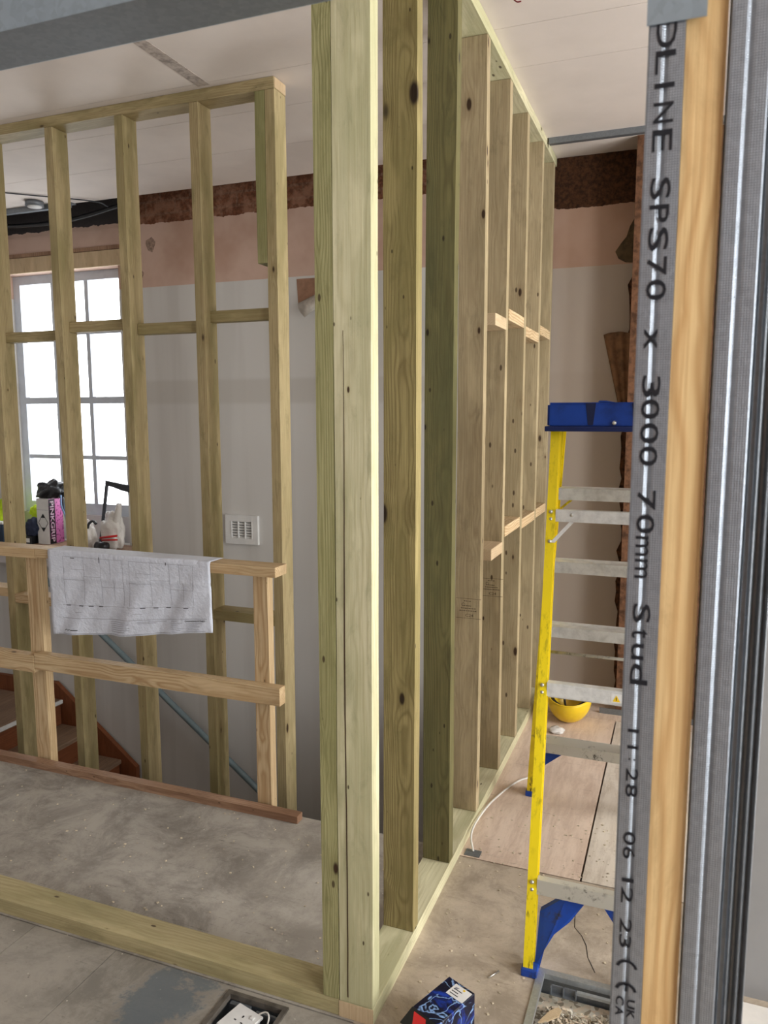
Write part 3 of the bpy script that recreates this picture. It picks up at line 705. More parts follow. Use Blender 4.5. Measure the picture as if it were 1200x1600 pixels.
profile('channel', [(.0530, .782), (.0530, YP+.006), (.0580, YP+.006), (.0600, YP+.002), (.0625, YP+.008), (.0660, YP+.008), (.0680, YP+.001), (.0715, YP+.006), (.0745, YP), (.0745, .782)], .002, 2.858, ft, M_galvd, m3)
for x0_, lb in ((-.98, 'steel stud at the far left side of the door opening'),):
    q = thing('steel_stud', lb, 'steel stud', (x0_, YP, 0))
    profile('channel', [(x0_-.03, .782), (x0_, .782), (x0_, YP), (x0_-.03, YP)], .002, 2.858, ft, M_galv, q)
hd = thing('door_head_track', 'galvanised steel track spanning the opening overhead, its end bent down over the printed stud', 'steel track', (-.5, YP, ZH))
yo = YP-.0014
boxes('web', [(-.975, -.0425, yo, .7845, ZH, ZH+.0009)], M_galvd, hd, loc=(-1.2, yo, ZH))
o_ = boxes('flange', [(-1.2, .0034, yo-.0009, yo, ZH, ZH+.065)], M_galvp, hd, loc=(-1.2, yo, ZH))
boxes('flange', [(-1.2, .0034, .7845, .7854, ZH, ZH+.065)], M_galvp, hd, loc=(-1.2, .7845, ZH))
boxes('bent_tab', [(-.0425, .0034, yo-.0009, yo, 1.866, ZH)], M_galvp, hd, loc=(-.0425, yo, 1.866))
tkk = boxes('ceiling_track', [(-1.6, .4, YP-.003, .787, ZC-.0012, ZC-.0002), (-1.6, .4, YP-.0035, YP-.0025, ZC-.04, ZC-.0012)], M_galvd, loc=(-1.6, YP, ZC-.04)); tag(tkk, 'steel head track fixed to the ceiling over the foreground studs', 'steel track')
# screws on tab
# printed lettering (reads downwards, letter tops to the right)
def zof(py, x=1010):
    d = (x-600)*r2-(py-800)*u2+1200.255*f
    return CAMH+d.z*YP/d.y
LET = [('D', 36, 80, 0, 1.05), ('L', 84, 120, 0, 1.05), ('I', 134, 142, 0, 1.05), ('N', 164, 196, 0, 1.05), ('E', 206, 240, 0, 1.05),
       ('S', 280, 314, 0, 1.08), ('P', 322, 350, 0, 1.05), ('S', 357, 394, 0, 1.08), ('7', 403, 432, 0, 1.05), ('0', 438, 470, 0, 1.08),
       ('x', 514, 546, 0, .72), ('3', 587, 621, 0, 1.02), ('0', 624, 655, 0, 1.02), ('0', 661, 693, 0, 1.02), ('0', 697, 728, 0, 1.02),
       ('7', 766, 797, 0, 1.02), ('0', 804, 834, 0, 1.02), ('m', 838, 869, 0, .74), ('m', 874, 904, 0, .74),
       ('S', 944, 974, 0, 1.02), ('t', 984, 998, 0, .92), ('u', 1007, 1032, 0, .72), ('d', 1038, 1071, 0, 1.02),
       ('1', 1142, 1147, 0, .62), ('1', 1168, 1173, 0, .62), (':', 1188, 1191, .1, .4), ('2', 1204, 1224, 0, .7), ('8', 1229, 1249, 0, .7),
       ('0', 1304, 1325, 0, .72), ('6', 1328, 1347, 0, .72), ('1', 1378, 1384, 0, .72), ('2', 1392, 1417, 0, .72), ('2', 1442, 1465, 0, .72), ('3', 1468, 1488, 0, .72)]
HL = .0148; XB = -.0345
for ch, a, b, lo, hh in LET:
    za, zb = zof(a), zof(b)
    text_mesh('letter', ch, M_ink, mj, (Vector((XB+lo*HL, YP-.0009, za)), za-zb, HL*hh), (0, 0, -1), (1, 0, 0), bold=.004)
def arc_mark(zc, ra, xc, bar=False):
    bm = bmesh.new(); n = 14; prev = None; w = .0014
    for i in range(n+1):
        q = math.radians(-75+150*i/n)
        # opens downwards: C rotated clockwise
        c_, s__ = math.cos(q), math.sin(q)
        ps = [Vector((xc+s__*rr, YP-.0009, zc+c_*rr)) for rr in (ra-w, ra+w)]
        cur = [bm.verts.new(p) for p in ps]
        if prev: bm.faces.new((prev[0], prev[1], cur[1], cur[0]))
        prev = cur
    if bar:
        v = [bm.verts.new(p) for p in ((xc-.0012, YP-.0009, zc+ra), (xc+.0012, YP-.0009, zc+ra), (xc+.0012, YP-.0009, zc+.001), (xc-.0012, YP-.0009, zc+.001))]; bm.faces.new(v)
    return link('letter', bm, M_ink, mj)
arc_mark(zof(1522), .0088, -.0268); arc_mark(zof(1558), .0088, -.0268, True)
for ch, a, b, x_ in (('U', 1568, 1582, -.0255), ('K', 1584, 1598, -.0255), ('C', 1566, 1580, -.0355), ('A', 1583, 1597, -.0355)):
    text_mesh('letter', ch, M_ink, mj, (Vector((x_, YP-.0009, zof(a))), zof(a)-zof(b), .0075), (0, 0, -1), (1, 0, 0), bold=.02)

# grey board leaning in the right hand room and white offcut
gb = box('plasterboard_sheet', (.16, 1.15, 2.10, 2.1125, 0, 2.42), M_greyboard, None); tag(gb, 'grey plasterboard sheet standing upright at the right edge behind the steel studs', 'plasterboard')
wo = box('plasterboard_offcut', (.12, .85, 1.66, 2.06, .0003, .0125), plain('white offcut', srgb(232, 228, 222), .8, 0, .06), None); tag(wo, 'white plasterboard offcut lying on the floor below the grey sheet', 'plasterboard')

# ------------------------------------------------------------------ stepladder
ld = thing('stepladder', 'yellow fibreglass stepladder with blue top cap and blue feet', 'ladder', (-.2, 2.5, 0))
def beam(name, p0, p1, wx, wy, mat, parent, chan=True):
    """channel section bar from p0 to p1; wx along X, wy in Y"""
    bm = bmesh.new(); P0, P1 = Vector(p0), Vector(p1); t = .004
    if chan: prof = [(-wx/2, -wy/2), (wx/2, -wy/2), (wx/2, -wy/2+t), (-wx/2+t, -wy/2+t), (-wx/2+t, wy/2-t), (wx/2, wy/2-t), (wx/2, wy/2), (-wx/2, wy/2)]
    else: prof = [(-wx/2, -wy/2), (wx/2, -wy/2), (wx/2, wy/2), (-wx/2, wy/2)]
    A_ = [bm.verts.new(Vector((a, b, 0))) for a, b in prof]; B_ = [bm.verts.new(P1-P0+Vector((a, b, 0))) for a, b in prof]; n = len(prof)
    for i in range(n): bm.faces.new((A_[i], A_[(i+1) % n], B_[(i+1) % n], B_[i]))
    bm.faces.new(A_[::-1]); bm.faces.new(B_)
    return link(name, bm, mat, parent, loc=P0)
NT_, NB_ = (-.366, 2.43, 1.50), (-.334, 1.985, .02)
FT_, FB_ = (-.378, 2.62, 1.50), (-.515, 3.01, .02)
NTr, NBr = (-.06, 2.43, 1.50), (-.02, 1.985, .02)
FTr, FBr = (-.035, 2.62, 1.50), (.028, 3.01, .02)
def lerp(a, b, t): return Vector(a).lerp(Vector(b), t)
def atz(a, b, z): return lerp(a, b, (z-a[2])/(b[2]-a[2]))
rr_ = beam('rear_rail', NB_, NT_, .027, .035, M_yel, ld)
def mirror(v): return v
beam('rear_rail', NBr, NTr, .027, .035, M_yel, ld)
fr_ = beam('front_rail', FB_, FT_, .027, .06, M_yel, ld)
beam('front_rail', FBr, FTr, .027, .06, M_yel, ld)
for z in (1.287, 1.02, .765, .51, .257):
    a, b = atz(FT_, FB_, z), atz(FTr, FBr, z)
    bm = bmesh.new(); x0, x1, y = a.x+.0145, b.x-.0145, a.y
    bx(bm, x0, x1, y-.04, y+.04, z-.003, z+.012)
    bx(bm, x0, x1, y-.04, y-.037, z-.028, z-.003); bx(bm, x0, x1, y+.037, y+.04, z-.028, z-.003)
    link('step', bm, M_alu if z > .3 else M_alud, ld)
z = .66; a, b = atz(FT_, FB_, z), atz(FTr, FBr, z)
tube('brace_rod', [(a.x+.0145, a.y, z), (b.x-.0145, b.y, z)], .006, M_alud, ld, 8)
for z, h, m in ((1.244, .036, M_alu), (.751, .040, M_alu), (.229, .044, M_alud)):
    a, b = atz(NT_, NB_, z), atz(NTr, NBr, z)
    bm = bmesh.new(); bx(bm, a.x+.0138, b.x-.0138, a.y-.019, a.y-.013, z-h/2, z+h/2)
    bx(bm, a.x+.0138, b.x-.0138, a.y-.013, a.y+.005, z+h/2-.002, z+h/2)
    o = link('rear_crossbar', bm, m, ld)
    for dz in (-.011, .011):
        bm = bmesh.new(); bmesh.ops.create_uvsphere(bm, u_segments=10, v_segments=6, radius=.0062)
        link('rivet', bm, M_rivet, ld, True, loc=(a.x, a.y-.0175, z+dz))
    if z > 1:
        bm = bmesh.new(); bmesh.ops.create_uvsphere(bm, u_segments=10, v_segments=6, radius=.0058)
        link('rivet', bm, M_rivet, ld, True, loc=(a.x+.062, a.y-.019, z+.004))
        q0 = Vector((a.x+.062, a.y-.012, z-.018)); q1 = atz(NT_, NB_, 1.165)+Vector((.008, -.018, 0))
        beam('diagonal_brace', q1, q0, .014, .004, M_alu, ld, False)
a = atz(NT_, NB_, 1.168)
bm = bmesh.new(); bmesh.ops.create_uvsphere(bm, u_segments=10, v_segments=6, radius=.0062); link('rivet', bm, M_rivet, ld, True, loc=(a.x, a.y-.0175, 1.168))
beam('diagonal_brace', atz(FT_, FB_, 1.215)+Vector((.012, 0, 0)), Vector((-.335, atz(FT_, FB_, 1.26).y, 1.265)), .012, .004, M_yel, ld, False)
# blue knee brace at the near foot, foot shoes
def plane_pts(px):
    out = []
    for x, y in px:
        d = (x-600)*r2-(y-800)*u2+1200.255*f
        dy, dz = NB_[1]-NT_[1], NB_[2]-NT_[2]
        t = (NT_[1]*dz-(NT_[2]-CAMH)*dy)/(d.y*dz-d.z*dy); out.append(Vector((0, 0, CAMH))+d*t)
    return out
# corner brace outline measured in the plane of the rear frame (x, y, z)
BR = [(-.317, 2.046, .146), (-.243, 2.052, .207), (-.185, 2.052, .211), (-.232, 2.034, .142), (-.272, 2.020, .104), (-.296, 2.005, .060), (-.306, 1.992, .012), (-.320, 1.992, .010)]
def brace(pts, mat, dx=0):
    bm = bmesh.new(); b = Vector(pts[0])
    A_ = [bm.verts.new(Vector(p)-b) for p in pts]; B_ = [bm.verts.new(Vector(p)+Vector((0, .022, 0))-b) for p in pts]; n = len(pts)
    bm.faces.new(A_); bm.faces.new(B_[::-1])
    for i in range(n): bm.faces.new((A_[i], A_[(i+1) % n], B_[(i+1) % n], B_[i]))
    return link('foot_brace', bm, mat, ld, loc=b)
brace(BR, M_blued)
brace([(-.037, 1.99, .01), (-.05, 1.992, .03), (-.08, 2.03, .12), (-.15, 2.05, .205), (-.10, 2.05, .205), (-.037, 2.04, .15)], M_blued)
brace([(-.482, 2.93, .14), (-.482, 2.94, .225), (-.375, 2.94, .225)], M_blued)
brace([(-.0, 2.93, .14), (-.0, 2.94, .225), (-.11, 2.94, .225)], M_blued)
for p, nx_ in ((NB_, 0), (NBr, 0), (FB_, 1), (FBr, 1)):
    box('foot', (p[0]-.018, p[0]+(.026 if not nx_ else .018), p[1]-.026-(.01 if nx_ else 0), p[1]+.026+(.01 if nx_ else 0), 0, .022), M_blued, ld, .003)
# top cap
bm = bmesh.new(); bx(bm, -.388, -.02, 2.385, 2.665, 1.507, 1.583)
bmesh.ops.bevel(bm, geom=bm.edges[:], offset=.007, segments=2, affect='EDGES')
link('top_cap', bm, M_blue, ld)
box('cap_lip', (-.394, -.014, 2.378, 2.672, 1.496, 1.512), plain('dark blue plastic', srgb(8, 30, 84), .5), ld, .003)
for x0 in (-.262, -.13): prism('cap_recess', [(x0-.012, 1.581), (x0+.018, 1.581), (x0+.011, 1.515), (x0-.004, 1.515)], 'Y', 2.3838, 2.3852, plain('cap recess blue', srgb(6, 22, 66), .6), ld)
prism('cap_rib', [(-.24, 1.584), (-.20, 1.584), (-.215, 1.588), (-.235, 1.588)], 'Y', 2.39, 2.66, M_blue, ld)
bm = bmesh.new(); bmesh.ops.create_uvsphere(bm, u_segments=10, v_segments=6, radius=.007); link('rivet', bm, M_rivet, ld, True, loc=(-.19, 2.381, 1.522))
# warning sticker
a = atz(NT_, NB_, .751)
stk = boxes('warning_sticker', [(-.155, -.126, a.y-.0198, a.y-.0191, .737, .762)], M_white, ld, loc=(-.155, a.y-.02, .737)); stk['label'] = 'small white sticker with yellow warning triangle'
prism('warning_triangle', [(-.151, .740), (-.130, .740), (-.1405, .759)], 'Y', a.y-.0204, a.y-.0199, M_yhelm, stk)
prism('warning_mark', [(-.1415, .744), (-.1395, .744), (-.1395, .753), (-.1415, .753)], 'Y', a.y-.0208, a.y-.0205, M_ink, stk)

# ------------------------------------------------------------------ hard hat upside down on the floor
hh = thing('hard_hat', 'yellow hard hat lying upside down on the floor behind the ladder', 'hard hat', (-.475, 3.84, 0))
bm = bmesh.new(); NS, NR = 40, 16; rings = []
for j in range(NR+1):
    t = j/NR; q = t*math.pi/2; z = .128*(1-math.cos(q))**.92; rad = math.sin(q)**.8
    rings.append([bm.verts.new((.108*rad*math.cos(p), .138*rad*math.sin(p), z+(.008*math.cos(2*p)*t**6))) for p in [2*math.pi*i/NS for i in range(NS)]])
for a, b in zip(rings, rings[1:]):
    for i in range(NS):
        try: bm.faces.new((a[i], a[(i+1) % NS], b[(i+1) % NS], b[i]))
        except ValueError: pass
bmesh.ops.remove_doubles(bm, verts=bm.verts[:], dist=.0005)
sh = link('shell', bm, M_yhelm, hh, True, loc=(-.475, 3.84, .002)); sm = sh.modifiers.new('t', 'SOLIDIFY'); sm.thickness = .003; sm.offset = 1
tube('rim', [(-.475+.110*math.cos(q), 3.84+.140*math.sin(q), .130+.008*math.cos(2*q)) for q in [2*math.pi*i/40 for i in range(41)]], .0035, M_yhelm, hh, 8)
tube('headband', [(-.475+.084*math.cos(q), 3.84+.108*math.sin(q), .112+.008*math.cos(2*q)) for q in [2*math.pi*i/30 for i in range(31)]], .009, M_black, hh, 8)
for q in (0.5, 2.1, 3.7, 5.2):
    tube('cradle_strap', smooth_path([(-.475+.085*math.cos(q), 3.84+.11*math.sin(q), .112), (-.475+.05*math.cos(q), 3.84+.06*math.sin(q), .05), (-.475, 3.84, .035)], 5), .006, M_black, hh, 6)
pw = blob('plastic_scrap', (-.51, 3.66, .0005), (.03, .03, .014), M_bag, None, 5, .6, 4, sub=3); tag(pw, 'crumpled clear plastic scrap on the floor beside the yellow hard hat', 'plastic scrap')
tk = boxes('steel_channel_offcut', [(-.34, .5, 3.99, 3.994, 0, .03), (-.34, .5, 3.994, 4.018, 0, .004)], M_galvd, loc=(-.34, 3.99, 0)); tag(tk, 'grey steel channel lying on the floor along the back wall', 'channel')

# ------------------------------------------------------------------ floor boxes
def floor_box(name, label, H, lip, mat, depth=.085):
    t_ = thing(name, label, 'floor box', ((H[0]+H[1])/2, (H[2]+H[3])/2, -depth))
    x0, x1, y0, y1 = H; g_ = .0008
    x0 += g_; x1 -= g_; y0 += g_; y1 -= g_
    boxes('frame', [(x0, x0+lip, y0, y1, -.012, .004), (x1-lip, x1, y0, y1, -.012, .004), (x0+lip, x1-lip, y1-lip, y1, -.012, .004), (x0+lip, x1-lip, y0, y0+lip, -.012, .004)], mat, t_, loc=(x0, y0, -.012))
    boxes('tray', [(x0+.004, x1-.004, y0+.004, y1-.004, -depth, -depth+.002), (x0+.002, x0+.004, y0+.004, y1-.004, -depth, -.012), (x1-.004, x1-.002, y0+.004, y1-.004, -depth, -.012), (x0+.004, x1-.004, y1-.004, y1-.002, -depth, -.012), (x0+.004, x1-.004, y0+.002, y0+.004, -depth, -.012)], M_galvd, t_, loc=(x0, y0, -depth))
    return t_
M_fb = plain('grubby plastic frame', srgb(104, 98, 90), .6, .2, .3, 30)
fa = floor_box('floor_box', 'open floor box with a white socket inside, in front of the sole plate', HA, .013, M_fb)
boxes('hinge_bar', [(-1.06, -1.0, 1.594, 1.606, -.022, -.012), (-.98, -.915, 1.594, 1.600, -.026, -.014)], M_galvd, fa, loc=(-1.06, 1.594, -.022))
so = thing('socket_outlet', 'loose white socket faceplate with back box in the open floor box', 'socket', (-1.0, 1.54, -.083))
def rotpart(name, ext, mat, ang, c, parent, bev=0.):
    bm = bmesh.new(); bx(bm, *ext)
    if bev: bmesh.ops.bevel(bm, geom=bm.edges[:], offset=bev, segments=2, affect='EDGES')
    bmesh.ops.rotate(bm, verts=bm.verts[:], cent=(0, 0, 0), matrix=Matrix.Rotation(ang, 3, 'Z'))
    return link(name, bm, mat, parent, loc=c)
cs_, an = (-1.000, 1.548, -.083), math.radians(-14)
rotpart('faceplate', (-.043, .043, -.043, .043, .070, .078), M_white, an, cs_, so, .002)
rotpart('back_box', (-.037, .037, -.037, .037, 0, .070), M_white, an, cs_, so, .002)
for dx_, dy_, w_, h_ in ((0, .012, .004, .007), (-.011, -.006, .007, .0035), (.011, -.006, .007, .0035)):
    rotpart('pin_hole', (dx_-w_/2, dx_+w_/2, dy_-h_/2, dy_+h_/2, .0781, .0785), M_black, an, cs_, so)
rotpart('switch', (.018, .030, .016, .028, .0781, .081), M_white, an, cs_, so, .001)
wc = tube('wire', smooth_path([(-.97, 1.58, -.01), (-.945, 1.585, .004), (-.928, 1.572, .004), (-.925, 1.545, -.015), (-.94, 1.52, -.05)], 6), .0022, M_cable, None, 8); tag(wc, 'short white wire looping beside the loose socket', 'wire')
M_fb2 = galv('grey galvanised frame', srgb(190, 196, 198), False, .4)
fb = floor_box('floor_box', 'open galvanised floor box full of debris at the ladder foot', HB, .020, M_fb2, .075)
boxes('latch_bracket', [(-.27, -.20, 1.968, 1.972, -.030, -.010), (-.27, -.20, 1.956, 1.968, -.032, -.030), (-.27, -.267, 1.956, 1.972, -.030, -.010), (-.236, -.233, 1.956, 1.972, -.030, -.010), (-.203, -.20, 1.956, 1.972, -.030, -.010)], M_galvd, fb, loc=(-.27, 1.96, -.03))
boxes('cross_bar', [(-.20, -.025, 1.965, 1.975, -.020, -.012)], M_fb2, fb, loc=(-.2, 1.965, -.02))
# debris: uncountable shavings and plaster crumbs
dbs = bmesh.new(); rd = random.Random(5); d0 = Vector((-.166, 1.85, -.072))
for k_ in range(1500):
    w_, l_, t_ = rd.uniform(.002, .007), rd.uniform(.005, .026), rd.uniform(.0005, .002)
    v0 = len(dbs.verts); bm2 = bmesh.new(); bx(bm2, -l_/2, l_/2, -w_/2, w_/2, -t_/2, t_/2)
    m_ = Matrix.Translation((rd.uniform(-.118, .118), rd.uniform(-.122, .088), .008+rd.uniform(0, .022)))@Matrix.Rotation(rd.uniform(0, 6.28), 4, 'Z')@Matrix.Rotation(rd.gauss(0, .4), 4, 'X')@Matrix.Rotation(rd.gauss(0, .3), 4, 'Y')
    bmesh.ops.transform(bm2, matrix=m_, verts=bm2.verts[:])
    mm = bpy.data.meshes.new('t'); bm2.to_mesh(mm); bm2.free(); dbs.from_mesh(mm); bpy.data.meshes.remove(mm)
bx(dbs, -.138, .138, -.145, .147, .0025, .008)
def debris_mat():
    t = NT('shavings and plaster crumbs'); v = t.n('TexVoronoi', ins={'Vector': t.obj(), 'Scale': 90.}).outputs['Color']
    k_ = t.n('SeparateColor', ins={0: v}); c = t.mix(k_.outputs[0], srgb(196, 192, 174), srgb(222, 202, 178)); c = t.mix(t.ss(k_.outputs[1], .75, .8), c, srgb(150, 138, 120)); c = t.mix(t.ss(k_.outputs[2], .85, .9), c, srgb(222, 216, 204))
    return t.out(c, .9, 0, .2)
db = link('debris', dbs, debris_mat(), None, loc=d0); tag(db, 'pale wood shavings and plaster crumbs filling the galvanised floor box', 'debris', kind='stuff')
ch = prism('wood_chip', [(-.285, 1.855), (-.262, 1.905), (-.243, 1.925), (-.232, 1.918), (-.236, 1.895), (-.262, 1.868)], 'Z', -.040, -.036, M_endg); tag(ch, 'peach coloured wood splinter lying on the debris in the floor box', 'wood chip')

# ------------------------------------------------------------------ blue box with flame print
bb = thing('blue_carton', 'small dark blue carton with flame print and white label on the floor', 'box', (-.49, 1.68, 0))
Aa = Vector((-.502, 1.765, 0)); ex = Vector((.077, -.034, 0)).normalized(); ey = Vector((-.055, -.130, 0)).normalized()
def lb(name, a0, a1, b0, b1, z0, z1, mat, par=bb, bev=.0015):
    bm = bmesh.new(); bx(bm, a0, a1, b0, b1, z0, z1)
    if bev: bmesh.ops.bevel(bm, geom=bm.edges[:], offset=bev, segments=1, affect='EDGES')
    for v in bm.verts: v.co = ex*v.co.x+ey*v.co.y+Vector((0, 0, v.co.z))
    return link(name, bm, mat, par, loc=Aa)
lb('carton_body', 0, .085, 0, .143, 0, .10, M_flame)
fl = bmesh.new()
for p in ((0, .1435, .1), (.085, .1435, .1), (.085, .188, .086), (0, .188, .086), (0, .1435, .098), (.085, .1435, .098), (.085, .188, .084), (0, .188, .084)): fl.verts.new(ex*p[0]+ey*p[1]+Vector((0, 0, p[2])))
fl.verts.ensure_lookup_table()
for a in ((0, 1, 2, 3), (4, 7, 6, 5), (0, 4, 5, 1), (1, 5, 6, 2), (2, 6, 7, 3), (3, 7, 4, 0)): fl.faces.new([fl.verts[i] for i in a])
fo = link('flap', fl, M_black, bb, loc=Aa)
rs_ = bmesh.new()
for p in ((.012, .150, .0982), (.05, .150, .0982), (.078, .184, .0878), (.035, .184, .0878)): rs_.verts.new(ex*p[0]+ey*p[1]+Vector((0, 0, p[2]+.0004)))
rs_.faces.new(rs_.verts[:]); link('red_stripe', rs_, M_red, bb, loc=Aa)
lab = lb('label', .030, .082, .008, .050, .1001, .1006, M_white, bev=0); lab['label'] = 'white address label'
e0 = Aa+ex*.036+ey*.047+Vector((0, 0, .1009))
for q in range(3): lb('printed_line', .036, .062-.006*(q % 2), .040-.0085*q*1.0, .0425-.0085*q, .1007, .1009, M_ink, lab, 0)
bm = bmesh.new()
for p in ((.036, .018), (.048, .016), (.041, .028)): bm.verts.new(ex*p[0]+ey*p[1]+Vector((0, 0, .1009)))
bm.faces.new(bm.verts[:]); link('printed_mark', bm, M_inkgrey, lab, loc=Aa)
lb('yellow_seal', .058, .064, .011, .017, .1007, .1009, M_yhelm, lab, 0)
lb('red_panel', .0852, .0856, .095, .135, .02, .075, M_red, bb, 0)

# ------------------------------------------------------------------ cable, plate, wire, screws on the floor
cb = tube('cable', smooth_path([(-.628, 2.50, .006), (-.648, 2.545, .03), (-.655, 2.62, .035), (-.654, 2.76, .02), (-.645, 2.88, .006), (-.615, 3.0, .004), (-.58, 3.09, .004), (-.54, 3.14, .004)], 6), .004, M_cable, None, 8); tag(cb, 'white cable curving over the floor beside the stud wall', 'cable')
pl = box('metal_plate', (-.655, -.600, 2.475, 2.515, .0003, .003), M_galvd, None); tag(pl, 'small grey metal plate at the end of the white cable', 'metal plate')
rw = tube('hanging_wire', smooth_path([(-.500, 2.28, 2.859), (-.500, 2.28, 2.72), (-.496, 2.28, 2.70), (-.484, 2.28, 2.687), (-.472, 2.28, 2.686)], 6), .0018, M_redw, None, 8); tag(rw, 'dark red wire hanging from the ceiling above the stepladder', 'wire')
sc = tube('screw', [(-.432, 1.915, .004), (-.412, 1.95, .004)], [.0018, .0030], M_rivet, None, 8); tag(sc, 'single silver screw lying on the floor near the ladder foot', 'screw')
bits = bmesh.new(); rb = random.Random(9)
for k_ in range(420):
    if rb.random() < .6: x_, y_ = rb.uniform(-.64, .0), rb.uniform(1.66, 2.9)
    else: x_, y_ = rb.uniform(-2.7, -.84), rb.uniform(1.76, 2.43)
    if HB[0]-.02 < x_ < HB[1]+.02 and y_ < 2.03: continue
    s1 = rb.uniform(.0008, .003); bm2 = bmesh.new(); bx(bm2, -s1*rb.uniform(.6, 2), s1, -s1, s1*rb.uniform(.5, 1.6), 0, s1*.8)
    bmesh.ops.transform(bm2, matrix=Matrix.Translation((x_, y_, .0004))@Matrix.Rotation(rb.uniform(0, 6), 4, 'Z'), verts=bm2.verts[:])
    mm = bpy.data.meshes.new('t'); bm2.to_mesh(mm); bm2.free(); bits.from_mesh(mm); bpy.data.meshes.remove(mm)
bt = link('sawdust_crumbs', bits, plain('pale crumbs', srgb(216, 202, 176), .9, 0, .3), None); tag(bt, 'scattered pale wood crumbs and dust on the floor', 'debris', kind='stuff')
# crack in the right-hand floor
def floor_crack(pts, w):
    L1 = [(p[0]-w*(.3+.7*abs(math.sin(i*1.7))), p[1]) for i, p in enumerate(pts)]; R1 = [(p[0]+w*(.3+.7*abs(math.cos(i*1.3))), p[1]) for i, p in enumerate(pts)]
    return prism('trim_7', L1+R1[::-1], 'Z', .0002, .0005, M_dark)
struct(floor_crack([(-.245, 2.28), (-.238, 2.22), (-.215, 2.19), (-.196, 2.15), (-.186, 2.10), (-.172, 2.07), (-.160, 2.045)], .0016))

# ------------------------------------------------------------------ things on the window board
ZL = .655
pk = thing('pink_carton', 'white and pink carton with tall outlined lettering on the window board', 'box', (-4.07, 4.09, ZL))
box('carton_body', (-4.145, -4.040, 4.052, 4.185, ZL, ZL+.318), M_white, pk, .002)
box('pink_side', (-4.0398, -4.0385, 4.054, 4.183, ZL+.003, ZL+.315), M_pink, pk)
box('black_band', (-4.0384, -4.0378, 4.054, 4.110, ZL+.003, ZL+.312), M_black, pk)
text_mesh('side_letters', 'PINKGRIP', M_pink, pk, (Vector((-4.0365, 4.064, ZL+.300)), .285, .036), (0, 0, -1), (0, 1, 0), bold=.035)
text_mesh('side_letters', 'PINKGRIP', M_white, pk, (Vector((-4.0360, 4.067, ZL+.298)), .281, .030), (0, 0, -1), (0, 1, 0), bold=0)
# hazard diamond outline with dark tips
cx, cz, hw, hh_ = -4.090, ZL+.150, .042, .062
for (a, b) in (((0, 1), (1, 0)), ((1, 0), (0, -1)), ((0, -1), (-1, 0)), ((-1, 0), (0, 1))):
    tube('hazard_outline', [(cx+a[0]*hw, 4.0512, cz+a[1]*hh_), (cx+b[0]*hw, 4.0512, cz+b[1]*hh_)], .0016, M_black, pk, 5)
for s in (1, -1): prism('hazard_tip', [(cx-.019, cz+s*.034), (cx+.019, cz+s*.034), (cx, cz+s*.061)], 'Y', 4.0505, 4.0515, M_black, pk)
box('carton_seam', (-4.143, -4.042, 4.0505, 4.0515, ZL+.238, ZL+.2395), M_inkgrey, pk)
b1 = blob('bin_bag', (-4.055, 4.115, ZL+.319), (.095, .06, .06), M_bbag, None, 2, .7, 3); tag(b1, 'black plastic bag heaped on top of the pink and white carton', 'bag')
b2 = blob('carrier_bag', (-3.71, 4.04, ZL+.0005), (.068, .045, .10), M_bag, None, 4, .35, 3); tag(b2, 'left white plastic carrier bag on the window board', 'bag')
b3 = blob('carrier_bag', (-3.535, 4.095, ZL+.0005), (.078, .048, .125), M_bag, None, 8, .4, 3); tag(b3, 'right white plastic carrier bag with red and black print on the window board', 'bag')
for p0, p1, m_, w_ in (((-3.57, 4.012, .735), (-3.44, 4.022, .755), M_red, .008), ((-3.56, 4.015, .72), (-3.44, 4.025, .728), M_red, .006), ((-3.72, 3.99, .74), (-3.70, 3.992, .765), M_red, .010)):
    tube('bag_print', [p0, p1], w_, m_, b3 if p0[0] > -3.6 else b2, 6)
tube('bag_print', smooth_path([(-3.645, 3.985, .80), (-3.63, 3.982, .83), (-3.60, 3.985, .85), (-3.575, 3.99, .83)], 5), .009, M_frameg, b2, 6)
tube('tied_neck', smooth_path([(-3.50, 4.09, .83), (-3.47, 4.08, .90), (-3.45, 4.07, .96)], 5), [.03-.0012*i for i in range(11)], M_bag, b3, 8)
tr_ = thing('tape_roll', 'black roll on the front of the window board below the carrier bags', 'roll', (-3.53, 3.985, ZL))
tube('roll', [(-3.575, 3.985, ZL+.03), (-3.495, 3.985, ZL+.03)], .0295, M_black, tr_, 20)
tube('core', [(-3.4955, 3.985, ZL+.03), (-3.4935, 3.985, ZL+.03)], .014, M_frameg, tr_, 16)
fr2 = thing('tubular_support', 'dark grey tubular frame leaning against the sash window', 'support', (-3.63, 4.17, ZL))
beam('upright', (-3.705, 4.165, ZL), (-3.645, 4.19, 1.085), .022, .012, M_frameg, fr2, False)
beam('cross_bar', (-3.66, 4.19, 1.080), (-3.40, 4.19, 1.040), .02, .03, M_frameg, fr2, False)
prism('bar_face', [(-3.656, 1.100), (-3.385, 1.062), (-3.385, 1.012), (-3.52, 1.035), (-3.60, 1.058), (-3.65, 1.068)], 'Y', 4.182, 4.196, M_frameg, fr2)
cbx = thing('cable_coil', 'coil of dark and pale blue cables beside the pink and white carton', 'cable', (-3.83, 4.1, ZL))
for k_ in range(7):
    tube('cable_loop', smooth_path([(-3.93+.012*k_, 4.06+.006*k_, 1.00-.012*k_), (-3.90+.008*k_, 4.03+.006*k_, .93-.014*k_), (-3.865+.004*k_, 4.03+.005*k_, .84-.012*k_), (-3.87, 4.05+.005*k_, ZL+.01+.006*k_)], 5), .006, M_black if k_ % 2 else plain('pale blue cable', srgb(120, 150, 190), .5), cbx, 8)
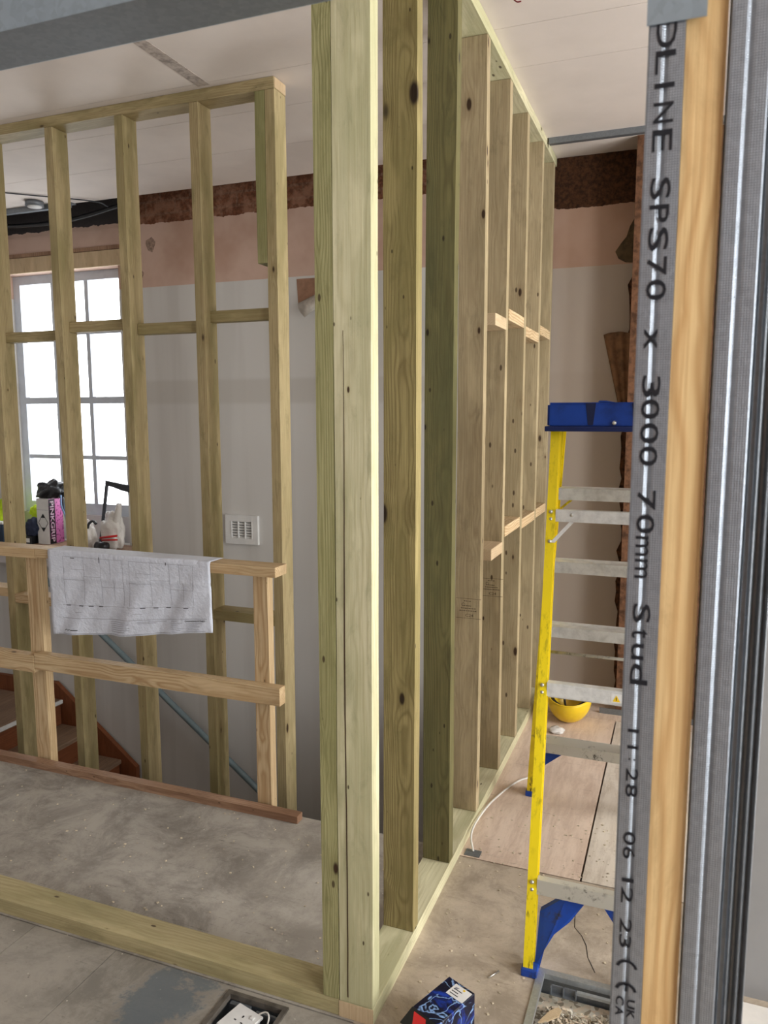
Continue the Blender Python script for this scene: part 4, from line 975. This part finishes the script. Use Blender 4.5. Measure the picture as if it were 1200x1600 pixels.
hv = blob('hi_vis_vest', (-4.50, 4.14, ZL+.0005), (.08, .05, .15), M_hivis, None, 12, .7, 3); tag(hv, 'tall heap of bright yellow green hi-vis fabric at the left end of the window board', 'vest')
hv2 = blob('hi_vis_vest', (-4.235, 4.16, ZL+.155), (.06, .03, .05), M_hivis, None, 15, .5, 3); tag(hv2, 'bright yellow green hi-vis fabric on the brown carton left of the pink carton', 'vest')
cc = box('brown_carton', (-4.29, -4.165, 4.10, 4.20, ZL, ZL+.155), M_cardb, None, .002); tag(cc, 'brown cardboard box behind the left edge of the pink carton', 'box')
bk = box('black_case', (-4.345, -4.17, 4.015, 4.092, ZL, ZL+.055), M_black, None, .004); tag(bk, 'flat black case with a white label in front of the brown carton', 'case')
box('case_label', (-4.25, -4.185, 4.0138, 4.0148, ZL+.012, ZL+.040), M_white, bk)
bb2 = blob('dark_bag', (-4.19, 4.05, ZL+.056), (.05, .035, .065), plain('navy fabric', srgb(34, 42, 66), .7), None, 21, .4, 3); tag(bb2, 'dark navy bundle on top of the flat black case', 'bundle')
bl = box('blue_case', (-4.62, -4.40, 3.99, 4.05, ZL, ZL+.13), plain('dark teal case', srgb(30, 52, 74), .5), None, .006); tag(bl, 'dark blue case at the far left of the window board', 'case')
box('case_lid', (-4.622, -4.398, 3.988, 4.052, ZL+.1305, ZL+.145), M_white, bl, .003)
# ceiling fixture and wires near the window
fx = thing('ceiling_fitting', 'small round grey fitting under the ceiling edge above the window', 'ceiling fitting', (-3.82, 3.86, ZC))
tube('body', [(-3.82, 3.86, ZC-.0005), (-3.82, 3.86, ZC-.030)], .055, M_galvd, fx, 24)
tube('rim', [(-3.82, 3.86, ZC-.030), (-3.82, 3.86, ZC-.036)], .042, M_white, fx, 24)
w1 = tube('ceiling_cable', smooth_path([(-4.9, 4.05, 2.83), (-4.4, 4.07, 2.80), (-3.9, 4.06, 2.78), (-3.6, 4.06, 2.80), (-3.3, 4.05, 2.84)], 6), .014, M_black, None, 8); tag(w1, 'thick dark cable running in the gap at the ceiling edge above the window', 'cable')
w2 = tube('ceiling_wire', smooth_path([(-4.30, 3.2, ZC-.004), (-4.02, 3.45, ZC-.006), (-3.75, 3.7, ZC-.006), (-3.45, 3.95, ZC-.012), (-3.40, 4.03, ZC-.03)], 6), .004, M_frameg, None, 6); tag(w2, 'thin dark wire clipped across the ceiling towards the window', 'wire')
